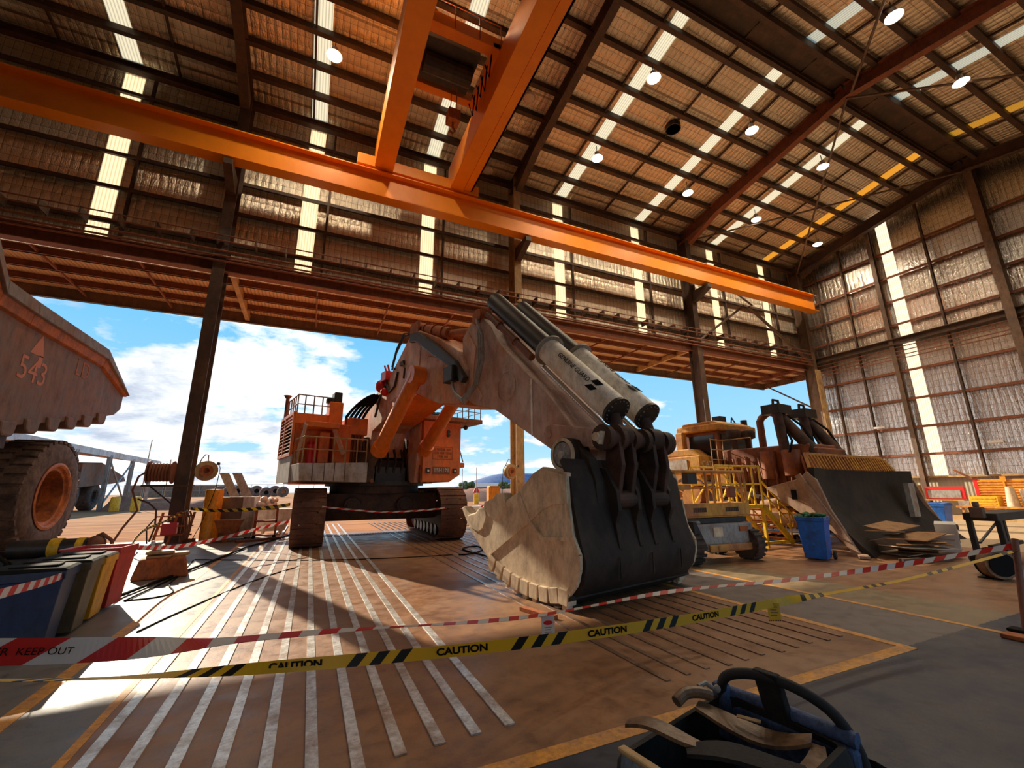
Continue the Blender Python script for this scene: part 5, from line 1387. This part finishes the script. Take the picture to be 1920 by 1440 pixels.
tp3, at3 = ribbon('barrier_tape', [(-2.044,4.43,1.089),(-2.22,5.327,1.01),(-2.586,7.127,0.855),(-3.178,9.936,0.714),(-3.353,12.064,0.698)], .075, 'tape_red_small', 'faded red and white barrier tape stretched across the bins', 'tape', lambda t: .15)
tp4, at4 = ribbon('barrier_tape', [(-2.7,9.7,0.91),(-2.65,11.3,0.73),(-2.43,12.4,0.65),(-1.91,13.7,0.67),(-1.19,14.9,0.79),(-0.53,15.75,0.89)], .085, 'tape_red_small', 'red and white barrier tape from the red bin to the excavator track', 'tape', lambda t: .1)
tp5, at5 = ribbon('barrier_tape', [(-4.02,20.25,1.22),(-3.18,19.5,1.16),(-2.22,18.5,1.19),(-1.31,17.4,1.28),(-0.55,16.1,1.4)], .11, 'tape_yellow', 'yellow and black striped tape between the column and the excavator track', 'tape')
tp6, at6 = ribbon('barrier_tape', [(-2.7,9.72,0.9),(-3.67,14,0.9),(-4.14,18,0.94),(-4.11,20.25,1.16)], .06, 'tape_yellow', 'thin yellow tape running from the red bin back to the column', 'tape', lambda t: .3)
tp7, at7 = ribbon('barrier_tape', [(0.4,15.7,1.32),(1.31,15.5,1.21),(2.32,15.4,1.11),(3.59,15.4,1.13),(4.47,15.5,1.19)], .06, 'tape_red_small', 'thin red and white tape tied between the two excavator tracks', 'tape', lambda t: .5)
# hanging warning tags
def tag_card(name, label, top, n_, w_, h_, base, kind):
    t = thing(name, label, 'tag', top)
    n_ = V(n_).normalized(); x = V((0,0,1)).cross(n_).normalized()
    M3 = basis(x, V((.06,0,1)), (0,0,0))
    def part(nm, mat, x0, x1, z0, z1, d0, d1):
        o = MB().box(x0,x1,z0,z1,d0,d1).build(nm, mat, t); o.matrix_local = M3; return o
    part('card', base, -w_/2,w_/2,-h_,0,-.002,.002)
    if kind == 'danger':
        b = MB().lathe([(.0001,0),(w_*.36,0),(w_*.36,.002),(.0001,.002)],(0,-h_*.30,.002),(0,0,1),24)
        for v in range(len(b.v)): b.v[v] = (b.v[v][0], -h_*.30+(b.v[v][1]+h_*.30)*.42, b.v[v][2])
        o = b.build('red_oval','red',t); o.matrix_local = M3
        for k in range(4): part('text_line','grey_steel',-w_*.28,w_*(.28-.08*(k%2)),-h_*(.50+.09*k),-h_*(.47+.09*k),.002,.003)
        for k in range(5): part('stripe','red',-w_/2+w_*k/5,-w_/2+w_*(k+.5)/5,-h_,-h_*.92,.002,.003)
    else:
        for k in range(7):
            part('stripe','black',-w_/2+w_*k/7,-w_/2+w_*(k+.5)/7,-h_,-h_*.93,.002,.003)
        for k in range(4): part('text_line','olive_bin',-w_*.3,w_*(.3-.1*(k%2)),-h_*(.25+.15*k),-h_*(.2+.15*k),.002,.003)
    return t
pt = at1(.455)
tag_card('warning_tag','white danger tag with red oval hanging from the red tape below the bucket', (2.133,3.867,0.657), (-.25,-1,0.1), .125,.215,'card_white','danger')
tag_card('warning_tag','yellow warning tag with black striped edge hanging from the caution tape', (4.425,3.243,0.645), (-.5,-1,.15), .125,.165,'card_yellow','caution')
# stanchion holding the tapes
sx_ = (8.1,2.64,0); st_ = (8.49,2.64,1.03)
s = thing('tape_stanchion', 'rusty brown tape post on a flat base near the right edge', 'post', (sx_[0],sx_[1],0))
MB().box(-.30,.14,-.14,.14,0,.05).build('base','rust_orange',s,bev=.01)
MB().cyl((0,0,.04),(st_[0]-sx_[0],0,st_[2]+.08),.035,12).build('post','struct_red',s,True)
MB().box(-.1,.08,-.14,.14,.05,.085).build('base_pad','black',s,bev=.01)

# ================================================================ HOSES AND CABLES ON THE FLOOR
def cable(name, label, pts, r, mat='black'):
    o = MB().tube(pts, r, 8).build(name, mat, None, True); tag(o, label, 'cable'); return o
def smooth(pts, n=8):
    pts = [V(p) for p in pts]; out = []; m = len(pts)
    for i in range(m-1):
        p0 = pts[max(i-1,0)]; p1 = pts[i]; p2 = pts[i+1]; p3 = pts[min(i+2,m-1)]
        for k in range(n):
            f = k/n; out.append(.5*((2*p1)+(p2-p0)*f+(2*p0-5*p1+4*p2-p3)*f*f+(3*p1-p0-3*p2+p3)*f**3))
    return out+[pts[-1]]
cable('floor_hose','thick black hose running from the red bin towards the drain grate', smooth([(-2.89,10.4,0.04),(-2.67,11.78,0.04),(-2.44,12.89,0.04),(-2.05,15.19,0.04),(-1.74,17.26,0.04),(-1.27,18.7,0.04),(-0.53,21.61,0.04)]), .03)
cable('floor_cable','thin black cable looping on the floor beside the red bin', smooth([(-2.74,10.07,0.01),(-2.32,10.11,0.01),(-2.14,10.47,0.01),(-2.41,11.39,0.01),(-2.49,12.64,0.01),(-2.73,15,0.01)]), .014)
cable('floor_cable','black cable from the red bin past the orange block', smooth([(-2.71,10.04,0.02),(-2.57,11.4,0.02),(-2.4,13.18,0.02)]), .016)
cable('floor_cable','long black cable lying across the sunlit walkway and floor rails', smooth([(-1.92,7.82,0.01),(-1.69,8.67,0.01),(-1.21,10.14,0.01),(-0.69,11.43,0.01),(-0.09,12.47,0.01)]), .012)
cable('floor_cable','straight black cable crossing the floor in front of the left track', smooth([(-2.72,15.11,0.01),(-1.43,14.31,0.01),(0.41,13.32,0.01),(2.28,12.74,0.01),(3.89,12.54,0.01)]), .014)
cable('floor_hose','black hose lying right of the excavator by the tracks', smooth([(3.99,12.35,0.03),(4.39,12.36,0.03),(4.99,13.06,0.03),(5.03,13.91,0.03),(4.45,13.36,0.03),(4.61,11.46,0.03)]), .022)
o = MB().beam((3.14,6.49,0.03),(3.33,5.83,0.03),.12,.05).build('timber_packer','rust_orange'); tag(o,'reddish timber packer under the near heel of the bucket','timber')

# ================================================================ RIGHT SIDE: SCRAP, BENCH, END WALL GEAR
o = MB(); rr = random.Random(21)
cbx = thing('cardboard_pile','heap of flattened cardboard lying against the bulldozer blade','cardboard',(15.07,6.59,0), .15)
for k in range(9):
    a = rr.uniform(-.5,.5); x = rr.uniform(-1.1,.5); y = rr.uniform(-.3,.4); z = .05+.07*k; s_ = rr.uniform(.5,.9)
    b = MB().box(-s_,s_,-.4,.4,0,.02); q = b.build('sheet','cardboard' if k%3 else 'bucket_tan',cbx)
    q.matrix_local = Matrix.Translation((x,y,z)) @ Matrix.Rotation(a,4,'Z') @ Matrix.Rotation(rr.uniform(-.10,.12),4,'Y')
MB().hexa([(-1.2,.1,.62),(.3,-.1,.72),(.5,.7,.8),(-.9,.8,.72),(-1.2,.1,.64),(.3,-.1,.74),(.5,.7,.82),(-.9,.8,.74)]).build('sheet','cardboard',cbx)
o = MB().box(-.26,.26,-.22,.22,0,.78).box(-.12,.12,-.235,-.22,.45,.6).build('carton','white',None,bev=.01,loc=(16.57,6.47,0)); o.rotation_euler=(0,-.10,.35); tag(o,'white carton standing on the cardboard heap at the blade end','carton'); 
MB().box(-.06,.06,-.232,-.22,.25,.38).build('print','grey_steel',o)
o = MB().beam((13.07,6.08,0.05),(14.44,5.71,0.05),.12,.10).build('timber_bearer','struct'); tag(o,'dark timber bearer in front of the cardboard heap','timber')
o = MB().beam((20.87,11.98,0.05),(12.88,6.74,0.05),.22,.06).build('timber_plank','dozer_tan'); tag(o,'pale timber plank lying at the near corner of the blade','timber')

# black steel trestle with a rolled hose at its foot
tb = thing('trestle_bench','black steel trestle bench standing at the right edge','bench',(15.35,5.05,0),math.radians(3))
b = MB().box(-.8,1.9,-.30,.30,.98,1.16)
b.build('top','black_metal',tb,bev=.02)
for x in (-.62,1.5):
    for y in (-.25,.25): MB().box(x-.07,x+.07,y-.05,y+.05,0,1.0).build('leg','black_metal',tb,bev=.01)
b = MB().box(-.62,1.5,-.04,.04,.33,.42).beam((-.5,.2,.45),(1.3,.2,.98),.04,.04); b.build('stretcher','black_metal',tb)
MB().box(-.95,-.78,-.12,.12,1.05,1.30).cyl((-.86,0,1.3),(-.86,0,1.42),.06,12).build('vice','struct_grey',tb,bev=.02)
hc = thing('hose_coil','brown rolled hose drum standing on the floor under the trestle','hose reel',(12.58,4.34,0),0)
hc.scale = (.72,.72,.72)
MB().lathe([(.16,0),(.37,.0),(.40,.05),(.40,.30),(.37,.35),(.16,.35)],(0,0,.40),(-.75,-1,0),32).build('coil','brown_leather',hc,True)
MB().lathe([(.02,.0),(.30,.0),(.30,.03),(.02,.03)],(-.21,-.29,.40),(-.75,-1,0),28).lathe([(.30,-.01),(.41,-.01),(.41,.05),(.30,.05)],(.0,0,.40),(-.75,-1,0),28).build('flange','black',hc)
MB().cyl((.0,.0,.40),(.5,.4,.40),.05,10).cyl((.4,.35,.40),(.7,.5,.40),.2,16).build('hub','black_metal',hc)
MB().box(-.3,.3,-.25,.25,0,.03).build('stand','black',hc)
# end wall: red tool board, slatted orange rack, crates and cupboards
XE = 37.3
tbd = thing('tool_board','red framed tool board with grey panel standing by the end wall','tool board',(36.9,14.1,0))
MB().box(-.05,.05,-1.05,.9,.0+.95,1.75).build('frame','red',tbd,bev=.02)
MB().box(-.08,-.05,-.85,.75,1.02,1.52).build('panel','grey_steel',tbd)
b = MB()
for y in (-1.0,.85): b.box(-.05,.05,y-.05,y+.05,0,1.0)
b.box(-.3,.05,-1.0,.85,.88,.95); b.build('leg','dozer_yellow',tbd)
o = MB().box(-.3,.3,-.35,.35,0,.4)
for k in range(3): o.box(-.32,-.3,-.25+.2*k,-.12+.2*k,.1,.3)
o = o.build('crate','tan_paint',None,bev=.02,loc=(36.9,15.6,1.45)); tag(o,'small tan slotted crate on a shelf left of the red tool board','crate')
o = MB().box(-.4,.4,-.9,.9,1.38,1.45).box(-.4,.4,-.9,-.82,0,1.38).box(-.4,.4,.82,.9,0,1.38).build('shelf_unit','tan_paint',None,loc=(37.0,16.2,0)); tag(o,'tan shelf unit against the end wall beside the blade','shelf')
ork = thing('slatted_rack','orange slatted rack panel standing against the end wall','rack',(36.9,11.25,0))
MB().box(-.04,.04,-1.15,1.15,.25,2.15).build('panel','orange_plastic',ork)
b = MB()
for k in range(12): b.box(-.09,-.04,-1.12,1.12,.34+.15*k,.40+.15*k)
b.build('slat','dozer_yellow',ork)
MB().box(-.12,-.04,-.12,.12,2.0,2.3).box(-.12,-.04,-.04,.04,1.1,2.0).build('hanger','orange_plastic',ork)
MB().box(-.08,.08,1.12,1.3,0,2.2).box(-.08,.08,-1.3,-1.12,0,2.2).build('upright','red',ork)
MB().beam((-.1,1.3,2.2),(-.2,2.0,2.75),.08,.12).build('arm','dozer_brown',ork)
o = MB().box(-.35,.35,-.6,.6,0,.55)
for k in range(3): o.box(-.37,-.35,-.5,.5,.08+.16*k,.16+.16*k)
o = o.build('crate','yellow',None,bev=.02,loc=(36.1,11.95,.62)); tag(o,'bright yellow crate on the bench in front of the orange rack','crate')
o = MB().box(-.5,.5,-3.4,1.9,.52,.62).box(-.4,-.3,1.6,1.7,0,.52).box(-.4,-.3,-.3,-.2,0,.52).box(-.4,-.3,-3.2,-3.1,0,.52).box(.3,.4,1.6,1.7,0,.52).box(.3,.4,-3.2,-3.1,0,.52).build('work_bench','dozer_yellow',None,loc=(35.9,11.2,0)); tag(o,'long yellow workbench along the end wall','bench')
o = MB().lathe([(.28,0),(.20,.75),(.16,1.1),(.02,1.1)],(0,0,0),(0,0,1),18).build('drum','bucket_tan',None,True,loc=(36.0,10.85,.62)); tag(o,'tapered tan drum on the bench right of the yellow crate','drum')
cpb = thing('cupboard','pale yellow two-door cupboard on the end wall bench','cupboard',(36.3,9.75,.62))
MB().box(-.35,.35,-.75,.75,0,.95).build('body','wall_sheet',cpb,bev=.01)
for y in (-.38,.36):
    d_ = MB().box(-.38,-.35,y-.34,y+.34,.06,.88).build('door','dozer_tan',cpb,bev=.01); MB().box(-.40,-.38,y+.2,y+.26,.4,.52).build('handle','black',d_)
o = MB().box(-.3,.2,-.6,.5,0,.05).box(-.25,.1,-.5,.1,.05,.22).box(-.2,.15,.0,.45,.05,.35).build('paper_stack','white',None,loc=(36.3,9.8,1.57)); tag(o,'white papers and folders stacked on the pale cupboard','papers')
o = MB().box(-.05,.05,-.55,.55,0,.5).box(-.08,-.05,-.45,-.05,.08,.4).box(-.08,-.05,.05,.45,.08,.4).build('notice_board','grey_steel',None,loc=(36.4,12.75,.40)); tag(o,'small grey notice board below the red tool board','board')
o = MB().box(-.06,.06,-.9,.9,0,.8).build('tool_board','red',None,loc=(36.7,8.6,1.1)); tag(o,'second red tool board at the right edge beyond the cupboard','tool board')
for k in range(6):
    o = MB().box(-.25,.25,-2.2,1.6,0,.09).build('timber_bearer','tan_paint',None,loc=(32.2+.62*k,11.3+.1*(k%2),0)); 
    tag(o,'%s pale timber bearer on the floor before the end wall, counted from the near one' % ('first','second','third','fourth','fifth','sixth')[k],'timber','timber bearers by the end wall')
for k,(q) in enumerate(((37.9,17.17,6.01),(37.9,11.42,4.39))):
    o = MB().box(-.12,.05,-.35,.35,-.07,.07).build('wall_light','corner_light',None,bev=.02,loc=q); tag(o,('small white floodlight on the end wall girt left of the bright strip','small white floodlight on the end wall girt far right of the bright strip')[k],'light')

# ================================================================ TOOL BAG
tbag = thing('tool_bag','large open leather tool bag with black tubular carry handle on the floor','bag',(2.10,1.88,0),math.radians(8))
def soft(poly, z0, z1, bulge=.03, n=6):
    rows = []
    for i in range(n+1):
        f = i/n; s_ = 1+bulge*math.sin(math.pi*f)/.5
        rows.append([(x*s_,y*s_,z0+(z1-z0)*f) for x,y in poly])
    return rows
def rrect(w_, d_, r, n=5):
    out = []
    for cx_,cy_,a0 in ((w_-r,d_-r,0),(-w_+r,d_-r,90),(-w_+r,-d_+r,180),(w_-r,-d_+r,270)):
        for k in range(n+1):
            a = math.radians(a0+90*k/n); out.append((cx_+r*math.cos(a),cy_+r*math.sin(a)))
    return out
po = rrect(.50,.36,.10); po.append(po[0])
rows = soft(po,0,.52); inn = [[(p[0]*.94,p[1]*.92,p[2]) for p in r] for r in rows]
for i,(x,y,z) in enumerate(rows[-1]):
    dzv = .035*math.sin(5*x)+.03*math.sin(9*y+1); rows[-1][i] = (x*.98,y*.98,z+dzv); inn[-1][i] = (x*.93,y*.9,z+dzv)
b = MB().strip(rows).strip(inn).strip([rows[-1],inn[-1]]).strip([rows[0],[(p[0]*.01,p[1]*.01,p[2]) for p in rows[0]]]).strip([[(p[0],p[1],.05) for p in inn[0]],[(p[0]*.01,p[1]*.01,.05) for p in inn[0]]])
b.build('shell','black_cloth',tbag,True)
# folded leather flaps and collar
b = MB()
def flap(p0, p1, wd, th, sag, n=10):
    p0 = V(p0); p1 = V(p1); d = (p1-p0); l = V((-d.y,d.x,0)).normalized()
    r0, r1 = [], []
    for i in range(n+1):
        f = i/n; c = p0+d*f+V((0,0,sag*math.sin(math.pi*f)))
        wt = .55+.45*math.sin(math.pi*f)
        for (lst,o_) in ((r0,-wd/2*wt),(r1,wd/2*wt)): lst.append(c+l*o_+V((0,0,-.02*abs(o_)/wd*2+.01*math.sin(6*f))))
    return [[v+V((0,0,z)) for v in r] for z in (0,th) for r in (r0,r1)]
def add_flap(nm, mat, p0, p1, wd, sg, th=.018):
    r = flap(p0,p1,wd,th,sg); MB().strip([r[0],r[1]]).strip([r[2],r[3]]).strip([r[0],r[2]]).strip([r[1],r[3]]).build(nm,mat,tbag,True)
add_flap('flap','brown_leather',(-.38,.36,.57),(-.22,.02,.56),.11,.035)
add_flap('flap','black_cloth',(-.30,.05,.55),(.05,-.34,.53),.16,.03)
add_flap('flap','brown_leather',(.02,-.34,.52),(.34,-.26,.52),.10,-.02)
add_flap('inner_panel','brown_leather',(.15,.30,.55),(.36,-.22,.53),.19,-.05)
MB().tube(smooth([(.04,.36,.57),(.12,.35,.60),(.20,.31,.60),(.26,.28,.58)],5),.032,10).build('collar_roll','brown_leather',tbag,True)
MB().box(-.06,.06,-.012,.012,0,.006).build('name_patch','tan_paint',tbag).matrix_local = basis((.37,-.92,0),(.92,.37,.2),(.27,.06,.535))
MB().tube([(.22,.33,.62),(.28,.32,.63),(.31,.29,.60)],.014,8).ball((.33,.28,.60),.022,6).build('buckle','grey_steel',tbag,True)
rows = [[(-.50-.03*math.sin(math.pi*f)-.0,-.30+.56*g_,.10+.42*f) for g_ in [k/8 for k in range(9)]] for f in [k/8 for k in range(9)]]
b = MB().strip(rows).strip([[(p[0]-.03,p[1],p[2]) for p in r] for r in rows]).strip([[ (p[0],p[1],p[2]) for p in rows[-1]],[(p[0]-.03,p[1],p[2]) for p in rows[-1]]]); b.build('side_panel','grey_leather',tbag,True)
b = MB().box(-.55,-.50,-.31,.27,.52,.545).box(-.50,-.30,-.36,-.30,.50,.53); b.build('binding','tan_paint',tbag,bev=.01)
MB().box(.47,.57,-.36,.34,.06,.50).build('side_pocket','blue_cloth',tbag,bev=.03)
MB().tube([(.50,.34,.53),(.52,0,.54),(.53,-.36,.53)],.038,12).build('piping','blue_cloth',tbag,True)
hp = smooth([(.44,.33,.42),(.42,.31,.57),(.38,.24,.67),(.39,.12,.72),(.42,-.02,.73),(.46,-.16,.70),(.52,-.27,.62),(.56,-.34,.48),(.57,-.37,.30)],8)
MB().tube(hp,.029,14).build('handle','foam_black',tbag,True)
MB().hexa([(.47,-.06,.50),(.53,-.06,.50),(.53,.08,.50),(.47,.08,.50),(.385,-.06,.76),(.445,-.06,.76),(.445,.08,.76),(.385,.08,.76)]).build('handle_strap','black_cloth',tbag,bev=.01)
MB().box(.40,.48,.28,.37,.30,.60).build('handle_socket','blue_cloth',tbag,bev=.02)
MB().hexa([(.60,-.40,.10),(.72,-.46,.10),(.72,-.38,.10),(.60,-.32,.10),(.60,-.40,.44),(.66,-.44,.40),(.66,-.38,.40),(.60,-.32,.44)]).build('corner_guard','black',tbag,bev=.01)

# ================================================================ OUTSIDE
sh = thing('open_shed','long open-sided shed with grey posts beyond the dirt yard','shed',(-20.8,40,0))
b = MB().hexa([(-9,-14,7.3),(0,-14,6.2),(0,41,6.2),(-9,41,7.3),(-9,-14,7.5),(0,-14,6.42),(0,41,6.42),(-9,41,7.5)]); b.build('roof','shed_roof',sh)
b = MB().box(-.1,.12,-14,41,5.75,6.35); b.build('gutter','shed_roof',sh)
MB().hexa([(-9,-14,7.1),(-.2,-14,6.0),(-.2,41,6.0),(-9,41,7.1),(-9,-14,7.2),(-.2,-14,6.1),(-.2,41,6.1),(-9,41,7.2)]).build('ceiling_lining','struct_red',sh)
for y in (-8,-1,7.5,15,23,30,37.3): MB().ibeam((0,y,0),(0,y,6.0),.35,.5,.05,(0,1,0)).build('post','shed_post',sh)
for y in (-8,7.5,23,37.3): MB().ibeam((-8.8,y,0),(-8.8,y,7.0),.35,.5,.05,(0,1,0)).build('post','shed_post',sh)
b = MB().tube([(0,23,.4),(0,30,5.6)],.1,6).tube([(0,30,.4),(0,23,5.6)],.1,6); b.build('brace','shed_post',sh)
# second truck under the shed
t2 = thing('haul_truck','distant dusty haul truck parked under the open shed','truck',(-24.6,66.2,0))
MB().prism([(-7,4.9),(-2.5,5.2),(4.5,3.9),(5.5,3.3),(1.0,2.9),(-4,2.6),(-7,2.4)], fny, -3.0, 3.0).build('tray','truck_tray',t2,bev=.05)
tyre(t2,1.6,2.8,1.5,.8,-2.0,'tyre_dust',lugs=False); tyre(t2,-1.6,-2.8,1.5,.8,-2.0,'tyre_dust',lugs=False)
tyre(t2,1.6,2.8,1.5,.8,-7.0,'tyre_dust',lugs=False)
MB().box(-2,2,-9,2,1.2,2.4).box(-2.4,2.4,-9.5,-7,2.0,4.4).build('chassis','machine_dark',t2)
def berm(label, x0, x1, y, h, d, seed):
    rr = random.Random(seed); rows = []
    n = 46
    for j in range(7):
        a = j/6*2-1; r = []
        for i in range(n+1):
            x = x0+(x1-x0)*i/n; hh = h*(1-abs(a))**.8*(1+.45*noise.noise((x*.35,y*.1+seed,a))) 
            e = min(1,min(i,n-i)/3)
            r.append((x, y+a*d+.5*noise.noise((x*.3,seed,2)), max(-.05,hh*e-.03 if abs(a)<1 else -.05)))
        rows.append(r)
    o = MB().strip(rows).build('dirt_bank','berm',None,True); tag(o,label,'dirt bank'); return o
berm('low red dirt bank in front of the open shed on the left', -20.3, -10.5, 62.5, 1.25, 2.2, 1)
berm('low red dirt bank beyond the bollards right of the excavator', 17, 60, 75, 1.9, 6, 5)
berm('long low dirt bank before the white-roofed building', 24, 120, 130, 2.0, 9, 9)
for k,q in enumerate(((-18.33,60.42,0),(-16.19,58.87,0))):
    o = MB().lathe([(.42,0),(.42,1.35),(.36,1.45),(.02,1.45)],(0,0,0),(0,0,1),18).build('bollard','yellow',None,True,loc=(q[0],q[1]-1.3,0)); tag(o,('yellow bollard in front of the dirt bank, left one of the pair by the shed','yellow bollard in front of the dirt bank, right one of the pair by the shed')[k],'bollard','yellow bollards before the shed')
    o = MB().cyl((0,0,0),(.1,0,8.0 if k==0 else 5.6),.05,6).build('whip_pole','tan_paint',None,loc=(q[0]+.6+.4*k,q[1]+3.6,0)); tag(o,('thin whip pole behind the left yellow bollard','thin whip pole behind the right yellow bollard')[k],'pole')
for k,(q,lab) in enumerate((((19.49,59.32,0),'thin pole on a yellow bollard just right of the excavator track'),((20.3,55.68,0),'thin pole on a yellow bollard with a small red flag'))):
    t = thing('marker_pole',lab,'pole',(q[0],q[1],0))
    MB().lathe([(.35,0),(.35,1.3),(.02,1.35)],(0,0,0),(0,0,1),14).build('bollard','yellow',t,True)
    MB().cyl((0,0,1.2),(0,0,4.8),.045,6).build('pole','light_grey',t)
    if k: MB().hexa([(-.5,-.03,1.45),(.5,-.03,1.45),(.5,.03,1.45),(-.5,.03,1.45),(-.1,-.03,2.2),(.1,-.03,2.2),(.1,.03,2.2),(-.1,.03,2.2)]).build('flag','red',t)
# white-roofed building, hill and trees
bd = thing('warehouse','distant long building with a white roof right of the excavator','building',(81.86,215,1.21),math.radians(-8)); bd.location.z = 0
MB().box(-8,80,0,25,0,3.2).build('wall','struct_grey',bd); MB().box(-8.3,80.3,-1.0,25,3.2,5.4).build('roof','white',bd)
MB().prism([(-1.0,3.2),(25,3.2),(12,6.5)],fnx,-9,-8.0).build('gable','shed_roof',bd)
rr = random.Random(2)
for k,(px_,lab) in enumerate((((47.5,140.),'small dark tree before the white-roofed building, left one'),((66,150.),'small dark tree before the white-roofed building by the reel'))):
    t = thing('tree',lab,'tree',(px_[0],px_[1],0))
    b = MB()
    for i in range(40): b.ball((rr.uniform(-2.2,2.2),rr.uniform(-1.5,1.5),rr.uniform(1.4,4.2)),rr.uniform(.4,.95),4)
    b.build('crown','foliage',t); MB().tube([(0,0,-.2),(.2,0,2.2)],.15,6).build('trunk','struct',t)
rows = []
for j in range(8):
    r = []
    for i in range(61):
        x = 640+i*26; f = i/60
        prof = min(1,max(0,(f-.0)/.16))
        h = (88*(prof**.8))*(1+.05*noise.noise((f*9,0,0)))*(1 if f < .8 else max(0,(1-f)/.2))
        a = 1-abs(j/7*2-1)
        r.append((x,2100+(j-3.5)*60,h*min(1,a*1.6)-2))
    rows.append(r)
o = MB().strip(rows).build('distant_hill','blue_mountain',None,True,kind=ST)
# tyres laid out along a fence
fn_ = thing('mesh_fence','long grey mesh fence behind the row of big tyres','fence',(-30,232,0))
b = MB()
b.box(-40,46,-.05,.05,5.1,5.25).box(-40,46,-.03,.03,2.6,2.7)
b.build('rail','grey_steel',fn_)
for k in range(14): MB().box(-40+6.5*k-.1,-40+6.5*k+.1,-.1,.1,0,5.3).build('post','grey_steel',fn_)
MB().box(-40,2,.2,.4,0,5.0).build('panel','struct_grey',fn_)
tm = None
tl = ['dusty giant tyre lying by the fence, %s in the row from the excavator' % w_ for w_ in ('first','second','third','fourth','fifth','sixth','seventh','eighth')]
for k,(px_) in enumerate(((-9.18,179.93,0),(-12.55,155.19,0),(-18.3,162.35,-0),(-26.77,187.28,0),(-13.43,205.54,0),(-21.23,217.25,0),(-29.7,229.96,0),(-33.83,214.4,0))):
    s_ = px_[1]/172
    pr = [(.75,0),(1.2,-.05),(1.75,.05),(1.9,.3),(1.9,1.0),(1.75,1.25),(1.2,1.35),(.75,1.3)]
    t = thing('giant_tyre',tl[k],'tyre',(px_[0],px_[1],0),0,'giant tyres along the fence')
    if tm is None:
        o = MB().lathe(pr,(0,0,1.9),(.35,-1,0),28,False).build('tyre','tyre_dust',t,True); tm = o.data
    else:
        o = bpy.data.objects.new('tyre',tm); COL.objects.link(o); o.parent = t
    if k == 0: MB().lathe([(.02,.3),(.72,.3),(.74,.5),(.02,.5)],(.12,-.3,1.9),(.35,-1,0),24).build('rim','rim_orange',t)
    else: MB().lathe([(.02,.5),(.74,.5),(.74,.7),(.02,.7)],(0,0,1.9),(.35,-1,0),20).build('hollow','black',t)
    t.scale = (s_,s_,s_*.95)
